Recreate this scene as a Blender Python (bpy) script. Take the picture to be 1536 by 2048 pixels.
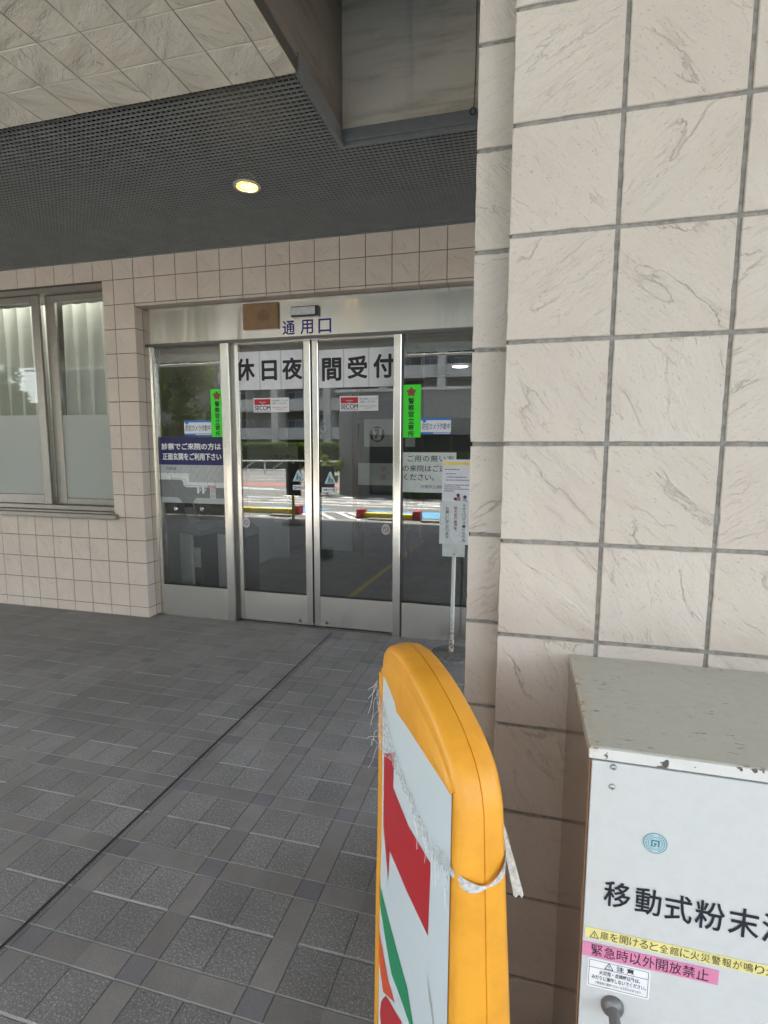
import bpy, bmesh, math, random
from mathutils import Vector, Matrix, noise as mnoise

random.seed(7)
for o in list(bpy.data.objects):
    bpy.data.objects.remove(o)
SC = bpy.context.scene
COL = SC.collection
R = math.radians

# ------------------------------------------------------------------ camera
cam = bpy.data.cameras.new('camera')
cam.sensor_fit = 'AUTO'
cam.sensor_width = 36.0
cam.lens = 36.0 * 1059.5 / 2048.0
cam.clip_start = 0.02
cam.clip_end = 500
camo = bpy.data.objects.new('camera', cam)
COL.objects.link(camo)
YAW, PITCH, ROLL = 0.2559, -0.1172, 0.004
fwd = Vector((-math.sin(YAW) * math.cos(PITCH), math.cos(YAW) * math.cos(PITCH), math.sin(PITCH)))
rgt = Vector((math.cos(YAW), math.sin(YAW), 0))
upv = rgt.cross(fwd)
rr = rgt * math.cos(ROLL) + upv * math.sin(ROLL)
uu = -rgt * math.sin(ROLL) + upv * math.cos(ROLL)
camo.matrix_world = Matrix(((rr.x, uu.x, -fwd.x, 0), (rr.y, uu.y, -fwd.y, 0), (rr.z, uu.z, -fwd.z, 1.49), (0, 0, 0, 1)))
SC.camera = camo

# ------------------------------------------------------------------ world, sun, exposure
SUN = Vector((-0.27, -0.36, 0.9)).normalized()
el = math.asin(SUN.z)
world = bpy.data.worlds.new('World')
SC.world = world
world.use_nodes = True
wn = world.node_tree
bg = wn.nodes['Background']
sky = wn.nodes.new('ShaderNodeTexSky')
sky.sky_type = 'NISHITA'
sky.sun_disc = False
sky.sun_elevation = el
sky.sun_rotation = math.atan2(SUN.x, SUN.y)
sky.dust_density = 1.5
hs = wn.nodes.new('ShaderNodeHueSaturation')
hs.inputs['Saturation'].default_value = 0.45
wn.links.new(sky.outputs[0], hs.inputs['Color'])
wn.links.new(hs.outputs[0], bg.inputs[0])
bg.inputs[1].default_value = 0.14
sl = bpy.data.lights.new('sun', 'SUN')
sl.energy = 4.5
sl.angle = R(0.5)
sl.color = (1.0, 0.95, 0.87)
so = bpy.data.objects.new('sun', sl)
COL.objects.link(so)
so.location = (-20, -30, 60)
so.rotation_euler = SUN.to_track_quat('Z', 'Y').to_euler()
SC.view_settings.view_transform = 'Standard'
SC.view_settings.look = 'None'
SC.view_settings.exposure = 3.05
SC.view_settings.gamma = 1.0
SC.cycles.use_denoising = True
SC.cycles.denoiser = 'OPENIMAGEDENOISE'
SC.cycles.denoising_input_passes = 'RGB_ALBEDO_NORMAL'
SC.cycles.denoising_prefilter = 'ACCURATE'
SC.cycles.use_adaptive_sampling = False
SC.cycles.caustics_reflective = False
SC.cycles.caustics_refractive = False
SC.cycles.transparent_max_bounces = 24
SC.cycles.max_bounces = 12
SC.cycles.diffuse_bounces = 6
SC.cycles.glossy_bounces = 5
SC.cycles.sample_clamp_indirect = 4.0


# ------------------------------------------------------------------ node helpers
def lin(r, g, b):
    f = lambda c: (c / 255 / 12.92) if c / 255 <= 0.04045 else ((c / 255 + 0.055) / 1.055) ** 2.4
    return (f(r), f(g), f(b), 1)


class G:
    """small node-graph helper"""

    def __init__(self, name):
        self.m = bpy.data.materials.new(name)
        self.m.use_nodes = True
        self.t = self.m.node_tree
        self.t.nodes.clear()
        self.out = self.n('ShaderNodeOutputMaterial')

    def n(self, typ, **kw):
        nd = self.t.nodes.new(typ)
        for k, v in kw.items():
            setattr(nd, k, v)
        return nd

    def put(self, sock, v):
        if v is None:
            return
        if hasattr(v, 'is_output'):
            self.t.links.new(v, sock)
        else:
            try:
                sock.default_value = v
            except Exception:
                sock.default_value = (v, v, v)

    def geo(self):
        if not hasattr(self, '_g'):
            self._g = self.n('ShaderNodeNewGeometry')
        return self._g

    def pos(self):
        return self.geo().outputs['Position']

    def rnd(self):
        return self.geo().outputs['Random Per Island']

    def xyz(self, v=None):
        s = self.n('ShaderNodeSeparateXYZ')
        self.put(s.inputs[0], v if v is not None else self.pos())
        return s.outputs[0], s.outputs[1], s.outputs[2]

    def vec(self, x=0, y=0, z=0):
        c = self.n('ShaderNodeCombineXYZ')
        for i, v in enumerate((x, y, z)):
            self.put(c.inputs[i], v)
        return c.outputs[0]

    def math(self, op, a, b=None, c=None, clamp=False):
        nd = self.n('ShaderNodeMath', operation=op, use_clamp=clamp)
        self.put(nd.inputs[0], a)
        self.put(nd.inputs[1], b)
        self.put(nd.inputs[2], c)
        return nd.outputs[0]

    def vm(self, op, a, b=None):
        nd = self.n('ShaderNodeVectorMath', operation=op)
        self.put(nd.inputs[0], a)
        if op == 'SCALE':
            self.put(nd.inputs['Scale'], b)
        else:
            self.put(nd.inputs[1], b)
        return nd.outputs[0]

    def noise(self, vec, scale, detail=3, rough=0.5, dist=0.0, col=False):
        nd = self.n('ShaderNodeTexNoise')
        self.put(nd.inputs['Vector'], vec)
        self.put(nd.inputs['Scale'], scale)
        nd.inputs['Detail'].default_value = detail
        nd.inputs['Roughness'].default_value = rough
        nd.inputs['Distortion'].default_value = dist
        return nd.outputs['Color' if col else 'Fac']

    def vor(self, vec, scale, feature='F1', out='Distance', rand=1.0):
        nd = self.n('ShaderNodeTexVoronoi', feature=feature)
        self.put(nd.inputs['Vector'], vec)
        self.put(nd.inputs['Scale'], scale)
        nd.inputs['Randomness'].default_value = rand
        return nd.outputs[out]

    def mr(self, v, a, b, c=0.0, d=1.0, smooth=True):
        nd = self.n('ShaderNodeMapRange')
        nd.interpolation_type = 'SMOOTHSTEP' if smooth else 'LINEAR'
        for i, q in enumerate((v, a, b, c, d)):
            self.put(nd.inputs[i], q)
        return nd.outputs[0]

    def mix(self, f, a, b, blend='MIX'):
        nd = self.n('ShaderNodeMix', data_type='RGBA', blend_type=blend)
        nd.clamp_factor = True
        self.put(nd.inputs[0], f)
        self.put(nd.inputs[6], a)
        self.put(nd.inputs[7], b)
        return nd.outputs[2]

    def bump(self, h, strength=0.5, dist=0.01, normal=None):
        nd = self.n('ShaderNodeBump')
        self.put(nd.inputs['Height'], h)
        nd.inputs['Strength'].default_value = strength
        nd.inputs['Distance'].default_value = dist
        self.put(nd.inputs['Normal'], normal)
        return nd.outputs[0]

    def bsdf(self, base, rough=0.5, metal=0.0, normal=None, **kw):
        b = self.n('ShaderNodeBsdfPrincipled')
        self.put(b.inputs['Base Color'], base)
        self.put(b.inputs['Roughness'], rough)
        self.put(b.inputs['Metallic'], metal)
        self.put(b.inputs['Normal'], normal)
        for k, v in kw.items():
            self.put(b.inputs[k.replace('_', ' ')], v)
        return b.outputs[0]

    def done(self, sh):
        self.t.links.new(sh, self.out.inputs[0])
        return self.m


MATS = {}


def flat(name, col, rough=0.5, metal=0.0, grain=0.06, scale=30.0, bump=0.0, spec=0.5):
    """plain surface with slight mottling so it is never perfectly uniform"""
    if name in MATS:
        return MATS[name]
    g = G(name)
    n = g.noise(g.pos(), scale, 2, 0.5)
    f = g.mr(n, 0.3, 0.7, 1 - grain, 1 + grain)
    c = g.vm('MULTIPLY', col[:3], g.vec(f, f, f))
    r = g.mr(n, 0.3, 0.7, max(0.02, rough - 0.015), min(1, rough + 0.015))
    nm = g.bump(g.noise(g.pos(), scale * 8, 3), bump, 0.002) if bump else None
    b = g.bsdf(c, r, metal, nm)
    b.node.inputs['Specular IOR Level'].default_value = spec
    MATS[name] = g.done(b)
    return MATS[name]


def emis(name, col, strength):
    g = G(name)
    e = g.n('ShaderNodeEmission')
    e.inputs[0].default_value = col
    e.inputs[1].default_value = strength
    return g.done(e.outputs[0])


def slate(name, base, axes, line=0.55, speck=0.5, relief=0.6, tilt=-0.9, dscale=1.0):
    """cleft-faced ceramic tile: creased ridges that run on a slant, fine dark specks"""
    g = G(name)
    x, y, z = g.xyz()
    if axes == 'soffit':
        a, b = x, y
    else:
        a, b = g.math('ADD', x, y), z
    rnd = g.rnd()
    off = g.vec(g.math('MULTIPLY', rnd, 71.0), g.math('MULTIPLY', rnd, 33.0), g.math('MULTIPLY', rnd, 17.0))
    r2 = g.math('FRACT', g.math('MULTIPLY', rnd, 7.31))
    phi = g.math('ADD', tilt, g.math('MULTIPLY', g.math('GREATER_THAN', r2, 0.68), 1.5))
    phi = g.math('ADD', phi, g.math('MULTIPLY', g.math('SUBTRACT', rnd, 0.5), 0.5))
    ca, sa = g.math('COSINE', phi), g.math('SINE', phi)
    u = g.math('ADD', g.math('MULTIPLY', a, ca), g.math('MULTIPLY', b, sa))
    v = g.math('SUBTRACT', g.math('MULTIPLY', b, ca), g.math('MULTIPLY', a, sa))
    uv = g.vec(g.math('MULTIPLY', u, 0.33), v, 0)
    p = g.vm('ADD', uv, off)
    warp = g.vm('SCALE', g.vm('SUBTRACT', g.noise(p, 60 * dscale, 4, 0.65, 0, col=True), (0.5, 0.5, 0.5)), 0.028 / dscale)
    pw = g.vm('ADD', p, warp)
    n1 = g.noise(pw, 9 * dscale, 2, 0.45)
    n2 = g.noise(g.vm('ADD', pw, (5.1, 3.3, 1.7)), 19 * dscale, 2, 0.5)
    d1 = g.math('ABSOLUTE', g.math('SUBTRACT', n1, 0.5))
    c1 = g.mr(d1, 0.0, 0.0065, 1, 0)
    m1 = g.mr(g.noise(g.vm('ADD', p, (9, 2, 4)), 17 * dscale, 2), 0.46, 0.62)
    d2 = g.math('ABSOLUTE', g.math('SUBTRACT', n2, 0.48))
    c2 = g.mr(d2, 0.0, 0.012, 1, 0)
    m2 = g.mr(g.noise(g.vm('ADD', p, (2, 8, 1)), 21 * dscale, 2), 0.50, 0.66)
    hair = g.noise(g.vm('ADD', g.vec(g.math('MULTIPLY', u, 0.24), v, 0), g.vm('ADD', off, warp)), 150, 2, 0.5)
    hr = g.math('MULTIPLY', g.mr(hair, 0.62, 0.69), g.mr(g.noise(p, 14, 2), 0.38, 0.6))
    crease = g.math('MAXIMUM', g.math('MULTIPLY', c1, m1), g.math('MULTIPLY', g.math('MULTIPLY', c2, m2), 0.6), clamp=True)
    crease = g.math('MAXIMUM', crease, g.math('MULTIPLY', hr, 0.34))
    fine = g.noise(g.vm('ADD', g.vec(g.math('MULTIPLY', u, 0.5), v, 0), off), 240, 2, 0.6)
    sp = g.mr(fine, 0.63, 0.71)
    sp = g.math('MULTIPLY', sp, g.mr(g.noise(p, 25, 2), 0.35, 0.6, 0.35, 1))
    tone = g.noise(g.pos(), 5, 3)
    tint = g.mix(g.mr(tone, 0.35, 0.65), base, (base[0] * 0.95, base[1] * 0.93, base[2] * 0.93, 1))
    tint = g.mix(g.math('MULTIPLY', rnd, 0.5), tint, (base[0] * 0.93, base[1] * 0.91, base[2] * 0.88, 1))
    white = g.mr(g.noise(g.vm('ADD', g.pos(), (3, 3, 3)), 420, 2), 0.66, 0.75)
    colr = g.mix(g.math('MULTIPLY', white, 0.35), tint, (0.85, 0.82, 0.78, 1))
    colr = g.mix(g.math('MULTIPLY', sp, speck), colr, (base[0] * 0.42, base[1] * 0.38, base[2] * 0.34, 1))
    colr = g.mix(g.math('MULTIPLY', crease, line), colr, (base[0] * 0.46, base[1] * 0.40, base[2] * 0.35, 1))  # dark creases carry the relief's shade in the tile colour
    # terraced relief
    ter = g.mr(g.math('FRACT', g.math('MULTIPLY', n1, 5.0)), 0.0, 0.8)
    h = g.math('ADD', g.math('MULTIPLY', n1, 1.4), g.math('MULTIPLY', n2, 0.35))
    h = g.math('ADD', h, g.math('MULTIPLY', ter, 0.12))
    h = g.math('SUBTRACT', h, g.math('MULTIPLY', crease, 0.16))
    h = g.math('ADD', h, g.math('MULTIPLY', fine, 0.04))
    nm = g.bump(h, relief, 0.012)
    return g.done(g.bsdf(colr, 0.62, 0, nm))


def brushed(name, base=(0.74, 0.72, 0.66, 1), rough=0.24, aniso=0.85, tangent=(0, 0, 1), scratch=1.0):
    g = G(name)
    x, y, z = g.xyz()
    s = g.noise(g.vec(g.math('MULTIPLY', x, 3.0), g.math('MULTIPLY', y, 3.0), g.math('MULTIPLY', z, 420.0)), 1.0, 4, 0.7)
    r = rough
    f = g.mr(s, 0.25, 0.75, 0.975, 1.02)
    c = g.vm('MULTIPLY', base[:3], g.vec(f, f, f))
    wav = g.noise(g.vec(g.math('MULTIPLY', x, 5.0), g.math('MULTIPLY', y, 5.0), g.math('MULTIPLY', z, 0.9)), 1.0, 2)
    nm = g.bump(wav, 0.4, 0.03)
    b = g.bsdf(c, r, 1.0, nm)
    b.node.inputs['Anisotropic'].default_value = aniso
    g.put(b.node.inputs['Tangent'], g.vec(*tangent))
    return g.done(b)


def glassmat(name, tint=(0.86, 0.88, 0.86, 1), f0=0.07, wave=0.0, frost=None):
    g = G(name)
    lw = g.n('ShaderNodeLayerWeight')
    lw.inputs[0].default_value = 0.5
    p5 = g.math('POWER', lw.outputs['Facing'], 5.0)
    fac = g.math('ADD', g.math('MULTIPLY', p5, 1 - f0), f0)
    tr = g.n('ShaderNodeBsdfTransparent')
    tr.inputs[0].default_value = tint
    gl = g.n('ShaderNodeBsdfGlossy')
    gl.inputs['Roughness'].default_value = 0.0
    if wave:
        x, y, z = g.xyz()
        w = g.noise(g.vec(g.math('MULTIPLY', x, 2.2), 0, g.math('MULTIPLY', z, 3.0)), 1.0, 1)
        g.put(gl.inputs['Normal'], g.bump(w, wave, 0.02))
    mx = g.n('ShaderNodeMixShader')
    g.put(mx.inputs[0], fac)
    g.t.links.new(tr.outputs[0], mx.inputs[1])
    g.t.links.new(gl.outputs[0], mx.inputs[2])
    return g.done(mx.outputs[0])


# ------------------------------------------------------------------ mesh helpers
class MB:
    def __init__(self):
        self.v, self.f = [], []

    def add(self, vs, fs):
        b = len(self.v)
        self.v += [tuple(p) for p in vs]
        self.f += [tuple(i + b for i in q) for q in fs]
        return self

    def box(self, x0, x1, y0, y1, z0, z1, bev=0.0, seg=1):
        if bev:
            bm = bmesh.new()
            bmesh.ops.create_cube(bm, size=1)
            bmesh.ops.scale(bm, vec=(abs(x1 - x0), abs(y1 - y0), abs(z1 - z0)), verts=bm.verts)
            bmesh.ops.bevel(bm, geom=bm.edges[:], offset=bev, segments=seg, affect='EDGES', profile=0.5)
            bmesh.ops.translate(bm, vec=((x0 + x1) / 2, (y0 + y1) / 2, (z0 + z1) / 2), verts=bm.verts)
            return self.bm(bm)
        vs = [(x, y, z) for x in (x0, x1) for y in (y0, y1) for z in (z0, z1)]
        return self.add(vs, [(0, 1, 3, 2), (4, 6, 7, 5), (0, 4, 5, 1), (2, 3, 7, 6), (0, 2, 6, 4), (1, 5, 7, 3)])

    def bm(self, bm):
        bm.verts.index_update()
        self.add([v.co[:] for v in bm.verts], [[v.index for v in f.verts] for f in bm.faces])
        bm.free()
        return self

    def quad(self, a, b, c, d):
        return self.add([a, b, c, d], [(0, 1, 2, 3)])

    def rectY(self, x0, x1, z0, z1, y):          # faces -Y
        return self.quad((x0, y, z0), (x1, y, z0), (x1, y, z1), (x0, y, z1))

    def polyY(self, pts, y):
        return self.add([(p[0], y, p[1]) for p in pts], [tuple(range(len(pts)))])

    def slabY(self, pts, y0, y1):
        n = len(pts)
        vs = [(p[0], y0, p[1]) for p in pts] + [(p[0], y1, p[1]) for p in pts]
        fs = [tuple(range(n)), tuple(range(2 * n - 1, n - 1, -1))]
        fs += [(i, i + n, (i + 1) % n + n, (i + 1) % n) for i in range(n)]
        return self.add(vs, fs)

    def discY(self, cx, cz, r, y, n=32, ri=0.0):
        if ri:
            vs = [(cx + q * math.cos(2 * math.pi * i / n), y, cz + q * math.sin(2 * math.pi * i / n)) for q in (r, ri) for i in range(n)]
            return self.add(vs, [(i, (i + 1) % n, (i + 1) % n + n, i + n) for i in range(n)])
        return self.polyY([(cx + r * math.cos(2 * math.pi * i / n), cz + r * math.sin(2 * math.pi * i / n)) for i in range(n)], y)

    def tube(self, pts, r, n=10, cap=True):
        pts = [Vector(p) for p in pts]
        rs = r if isinstance(r, (list, tuple)) else [r] * len(pts)
        b = len(self.v)
        for i, p in enumerate(pts):
            d = (pts[min(i + 1, len(pts) - 1)] - pts[max(i - 1, 0)]).normalized()
            a = d.orthogonal().normalized() if i == 0 else (a - d * a.dot(d)).normalized()
            c = d.cross(a)
            for k in range(n):
                t = 2 * math.pi * k / n
                self.v.append(tuple(p + (a * math.cos(t) + c * math.sin(t)) * rs[i]))
        for i in range(len(pts) - 1):
            for k in range(n):
                k2 = (k + 1) % n
                self.f.append((b + i * n + k, b + i * n + k2, b + (i + 1) * n + k2, b + (i + 1) * n + k))
        if cap:
            self.f.append(tuple(b + k for k in range(n - 1, -1, -1)))
            self.f.append(tuple(b + (len(pts) - 1) * n + k for k in range(n)))
        return self

    def lathe(self, prof, cx, cy, n=32, axis='Z', cz=0):
        b = len(self.v)
        for (r, h) in prof:
            for k in range(n):
                t = 2 * math.pi * k / n
                if axis == 'Z':
                    self.v.append((cx + r * math.cos(t), cy + r * math.sin(t), h))
                else:      # axis along -Y, h is y
                    self.v.append((cx + r * math.cos(t), h, cz + r * math.sin(t)))
        for i in range(len(prof) - 1):
            for k in range(n):
                k2 = (k + 1) % n
                self.f.append((b + i * n + k, b + i * n + k2, b + (i + 1) * n + k2, b + (i + 1) * n + k))
        return self


def mesh_obj(name, mb, mat, parent=None, smooth=False, fix=True):
    me = bpy.data.meshes.new(name)
    me.from_pydata(mb.v, [], mb.f)
    if fix:
        bm = bmesh.new()
        bm.from_mesh(me)
        bmesh.ops.recalc_face_normals(bm, faces=bm.faces)
        bm.to_mesh(me)
        bm.free()
    if smooth:
        for p in me.polygons:
            p.use_smooth = True
        try:
            me.set_sharp_from_angle(angle=R(35))
        except Exception:
            pass
    me.update()
    me.materials.append(mat)
    o = bpy.data.objects.new(name, me)
    COL.objects.link(o)
    if parent is not None:
        o.parent = parent
        o.matrix_parent_inverse = Matrix.Translation(-ROOT.get(parent.name, Vector((0, 0, 0))))
    return o


ROOT = {}


def tag(o, label=None, cat=None, group=None, kind=None):
    if label:
        o['label'] = label
    if cat:
        o['category'] = cat
    if group:
        o['group'] = group
    if kind:
        o['kind'] = kind
    return o


def thing(name, label, cat, loc=(0, 0, 0), group=None):
    o = bpy.data.objects.new(name, None)
    o.empty_display_size = 0.1
    COL.objects.link(o)
    o.location = loc
    ROOT[o.name] = Vector(loc)
    return tag(o, label, cat, group, 'thing')


def struct(name, mb, mat):
    return tag(mesh_obj(name, mb, mat), kind='structure')


def dup(root, loc, label=None):
    r = root.copy()
    COL.objects.link(r)
    r.location = loc
    if label:
        r['label'] = label
    for ch in root.children:
        c = ch.copy()
        COL.objects.link(c)
        c.parent = r
        for gch in ch.children:
            d = gch.copy()
            COL.objects.link(d)
            d.parent = c
    return r


def text_mesh(body, x0, x1, z0, z1, y, bold=0.0, spacing=1.0, line=1.0, align='LEFT', keep=False, mb=None, shear=0.0):
    """lettering filled into the rectangle x0..x1, z0..z1 on a plane that faces -Y"""
    cu = bpy.data.curves.new('lettering', 'FONT')
    cu.body = body
    cu.offset = bold
    cu.space_character = spacing
    cu.space_line = line
    cu.align_x = align
    cu.shear = shear
    cu.resolution_u = 3
    tmp = bpy.data.objects.new('lettering_tmp', cu)
    COL.objects.link(tmp)
    bpy.context.view_layer.update()
    me = bpy.data.meshes.new_from_object(tmp.evaluated_get(bpy.context.evaluated_depsgraph_get()))
    bpy.data.objects.remove(tmp)
    bpy.data.curves.remove(cu)
    vs = [v.co.copy() for v in me.vertices]
    fs = [tuple(p.vertices) for p in me.polygons]
    bpy.data.meshes.remove(me)
    mb = mb or MB()
    if not vs:
        return mb
    ax, bx = min(v.x for v in vs), max(v.x for v in vs)
    az, bz = min(v.y for v in vs), max(v.y for v in vs)
    sx, sz = (x1 - x0) / (bx - ax), (z1 - z0) / (bz - az)
    ox, oz = x0, z0
    if keep:
        s = min(sx, sz)
        ox += ((x1 - x0) - s * (bx - ax)) / 2
        oz += ((z1 - z0) - s * (bz - az)) / 2
        sx = sz = s
    mb.add([(ox + (v.x - ax) * sx, y, oz + (v.y - az) * sz) for v in vs], fs)
    return mb


def bold_text(body, x0, x1, z0, z1, y, r, mb, n=8, **kw):
    for k in range(n):
        a = 2 * math.pi * k / n
        dx, dz = r * math.cos(a), r * math.sin(a)
        text_mesh(body, x0 + dx, x1 + dx, z0 + dz, z1 + dz, y - 0.00004 * k, mb=mb, **kw)
    return mb


def lettering(body, x0, x1, z0, z1, y, mat, parent, name='lettering', **kw):
    return mesh_obj(name, text_mesh(body, x0, x1, z0, z1, y, **kw), mat, parent, fix=False)


# ------------------------------------------------------------------ materials
M_TILE_COL = slate('pale_cleft_tile', (0.575, 0.515, 0.45, 1), 'wall', line=0.24, speck=0.5, relief=0.85)
M_TILE_WALL = slate('beige_cleft_tile', (0.655, 0.565, 0.47, 1), 'wall', line=0.32, speck=0.22, relief=0.8, dscale=1.0)
M_TILE_SOF = slate('soffit_cleft_tile', (0.76, 0.70, 0.58, 1), 'soffit', line=0.08, speck=0.10, relief=1.6, tilt=-0.6, dscale=0.8)
M_GROUT_COL = flat('grey_grout', (0.26, 0.245, 0.22, 1), 0.9, grain=0.2, scale=90)
M_GROUT_WALL = flat('brown_grout', (0.11, 0.09, 0.075, 1), 0.9, grain=0.2, scale=90)
M_STEEL = brushed('brushed_stainless')
M_STEEL_P = brushed('brushed_stainless_post', (0.78, 0.75, 0.68, 1), 0.22, 0.5, (1, 0, 0))
M_STEEL_D = flat('dark_steel', (0.16, 0.155, 0.145, 1), 0.35, 0.9)
M_BLACK = flat('black_rubber', (0.012, 0.012, 0.012, 1), 0.6)
M_GLASS = glassmat('door_glass', f0=0.105, wave=0.010)
M_GLASS_W = glassmat('window_glass', (0.92, 0.95, 0.93, 1), 0.04)
M_ALU = flat('window_aluminium', (0.29, 0.27, 0.23, 1), 0.42, 0.55, grain=0.05)
M_PAPER = flat('white_paper', (0.78, 0.78, 0.80, 1), 0.55, grain=0.04, scale=14, bump=0.1)
M_PAPER_G = flat('greenish_paper', (0.60, 0.64, 0.60, 1), 0.5, grain=0.05)
M_INK = flat('black_ink', (0.018, 0.018, 0.02, 1), 0.6)
M_INK_G = flat('grey_ink', (0.09, 0.09, 0.10, 1), 0.6)
M_BLUE_INK = flat('blue_lettering', lin(38, 32, 120), 0.4)
M_NAVY = flat('navy_vinyl', lin(14, 20, 84), 0.35, grain=0.04)
M_WHITE = flat('white_vinyl', (0.82, 0.82, 0.82, 1), 0.4, grain=0.02)
M_GREEN = flat('fluorescent_green_vinyl', (0.055, 0.92, 0.03, 1), 0.5, grain=0.02)
M_RED = flat('red_vinyl', lin(186, 30, 45), 0.35, grain=0.03)
M_BROWN = flat('brown_emblem_ink', lin(150, 90, 62), 0.5)
M_SKYBLUE = flat('blue_vinyl', lin(40, 125, 200), 0.45)
M_MAPGREY = flat('map_grey', (0.20, 0.21, 0.21, 1), 0.5)
M_MAPLIGHT = flat('map_light_grey', (0.46, 0.48, 0.47, 1), 0.5)
M_MAPWHITE = flat('map_white', (0.74, 0.76, 0.73, 1), 0.5)
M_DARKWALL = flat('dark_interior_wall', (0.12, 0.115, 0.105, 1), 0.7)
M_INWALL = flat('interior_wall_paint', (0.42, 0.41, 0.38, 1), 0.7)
M_CONC = flat('concrete', (0.30, 0.29, 0.27, 1), 0.9, grain=0.2, scale=12, bump=0.4)


def paver_material(name, wet=1.0):
    g = G(name)
    x, y, z = g.xyz()
    PX, PY, TX, TY = 0.3755, 0.3862, 0.0835, 0.080
    X0, Y0 = -1.0705, 1.4836
    qx = g.math('DIVIDE', g.math('SUBTRACT', x, X0), PX)
    qy = g.math('DIVIDE', g.math('SUBTRACT', y, Y0), PY)
    fx, fy = g.math('FRACT', qx), g.math('FRACT', qy)
    ix, iy = g.math('FLOOR', qx), g.math('FLOOR', qy)
    ux, uy = g.math('MULTIPLY', fx, PX), g.math('MULTIPLY', fy, PY)
    sx, sy = g.math('LESS_THAN', ux, TX), g.math('LESS_THAN', uy, TY)
    tile = g.math('MULTIPLY', g.math('SUBTRACT', 1, sx), g.math('SUBTRACT', 1, sy))
    sq = g.math('MULTIPLY', sx, sy)
    mx, my = TX + (PX - TX) / 2, TY + (PY - TY) / 2
    wob = g.math('MULTIPLY', g.math('SUBTRACT', g.noise(g.pos(), 45, 2), 0.5), 0.003)
    ab = lambda v, c: g.math('ABSOLUTE', g.math('SUBTRACT', g.math('ADD', v, wob), c))
    dx = g.math('MINIMUM', g.math('MINIMUM', ab(ux, 0.0), ab(ux, PX)), ab(ux, TX))
    dy = g.math('MINIMUM', g.math('MINIMUM', ab(uy, 0.0), ab(uy, PY)), ab(uy, TY))
    far = g.math('MULTIPLY', g.math('SUBTRACT', 1, tile), 1.0)
    dmx = g.math('ADD', ab(ux, mx), far)
    dmy = g.math('ADD', ab(uy, my), far)
    dxa, dya = g.math('MINIMUM', dx, dmx), dy
    j = lambda d, w: g.mr(d, w * 0.55, w, 1, 0)
    jx, jy, jm = j(dxa, 0.0032), j(dya, 0.0034), j(dmy, 0.0056)
    joint = g.math('MAXIMUM', g.math('MAXIMUM', jx, jy), jm)
    # id per tile for tone
    hx = g.math('GREATER_THAN', ux, mx)
    hy = g.math('GREATER_THAN', uy, my)
    idv = g.vec(g.math('ADD', g.math('MULTIPLY', ix, 4), g.math('ADD', hx, g.math('MULTIPLY', sx, 2))),
                g.math('ADD', g.math('MULTIPLY', iy, 4), g.math('ADD', hy, g.math('MULTIPLY', sy, 2))), 0)
    wn_ = g.n('ShaderNodeTexWhiteNoise', noise_dimensions='3D')
    g.put(wn_.inputs['Vector'], idv)
    tone = g.mr(wn_.outputs['Value'], 0, 1, 0.88, 1.12, smooth=False)
    gr = g.noise(g.pos(), 165, 3, 0.8)
    gr2 = g.noise(g.vm('ADD', g.pos(), (7, 1, 3)), 100, 2, 0.6)
    spk = g.mr(gr, 0.50, 0.68)
    spd = g.mr(gr2, 0.56, 0.70)
    granite = g.mix(g.math('MULTIPLY', spk, 0.75), (0.15, 0.146, 0.14, 1), (0.50, 0.49, 0.47, 1))
    granite = g.mix(g.math('MULTIPLY', spd, 0.5), granite, (0.055, 0.055, 0.056, 1))
    strip = g.mix(g.math('MULTIPLY', spk, 0.3), (0.172, 0.164, 0.155, 1), (0.33, 0.318, 0.30, 1))
    square = g.mix(g.math('MULTIPLY', spk, 0.35), (0.14, 0.133, 0.142, 1), (0.26, 0.255, 0.258, 1))
    c = g.mix(tile, strip, granite)
    c = g.mix(sq, c, square)
    c = g.vm('MULTIPLY', c, g.vec(tone, tone, tone))
    stain = g.mr(g.noise(g.vm('ADD', g.pos(), (2, 9, 0)), 1.7, 6, 0.7), 0.3, 0.7, 0.88, 1.26)
    c = g.vm('MULTIPLY', c, g.vec(g.math('MULTIPLY', stain, 1.02), stain, stain))
    dirt = g.noise(g.pos(), 2.3, 5, 0.65)
    film = g.mr(dirt, 0.42, 0.68)
    # trodden film of dirt in front of the wall and door
    near = g.mr(y, 2.2, 3.7, 0.1, 0.6)
    near = g.math('MULTIPLY', near, g.mr(x, -1.2, -2.2, 0.35, 1.0))
    dj = g.math('MULTIPLY', near, 0.75)
    c = g.mix(g.math('MULTIPLY', g.math('MULTIPLY', film, 0.4), g.math('ADD', near, 0.35)), c, (0.15, 0.137, 0.118, 1))
    c = g.mix(g.math('MULTIPLY', near, 0.55), c, (0.155, 0.143, 0.126, 1))
    lit = g.mr(g.noise(g.pos(), 6, 3), 0.35, 0.6, 0.35, 1.0)
    gx = (0.075, 0.073, 0.07, 1)
    gl = g.mix(lit, (0.16, 0.158, 0.15, 1), (0.36, 0.36, 0.345, 1))  # paler joints across the walkway: light off the bevels put into grout colour
    keepj = g.math('SUBTRACT', 1, dj)
    c = g.mix(g.math('MULTIPLY', jx, g.math('MULTIPLY', keepj, 0.8)), c, gx)
    c = g.mix(g.math('MULTIPLY', jy, g.math('MULTIPLY', keepj, 0.7)), c, gl)
    c = g.mix(g.math('MULTIPLY', jm, g.math('MULTIPLY', g.mr(near, 0, 1, 0.95, 0.35), g.mr(g.noise(g.pos(), 3.7, 3), 0.36, 0.6, 0.25, 1.0))), c, (0.40, 0.40, 0.385, 1))  # mid joints palest, bevel light painted in
    h = g.math('SUBTRACT', g.math('MULTIPLY', gr, 0.35), g.math('MULTIPLY', joint, 1.0))
    h = g.math('ADD', h, g.math('MULTIPLY', wn_.outputs['Value'], 0.15))
    nm = g.bump(h, 0.8, 0.005)
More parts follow.
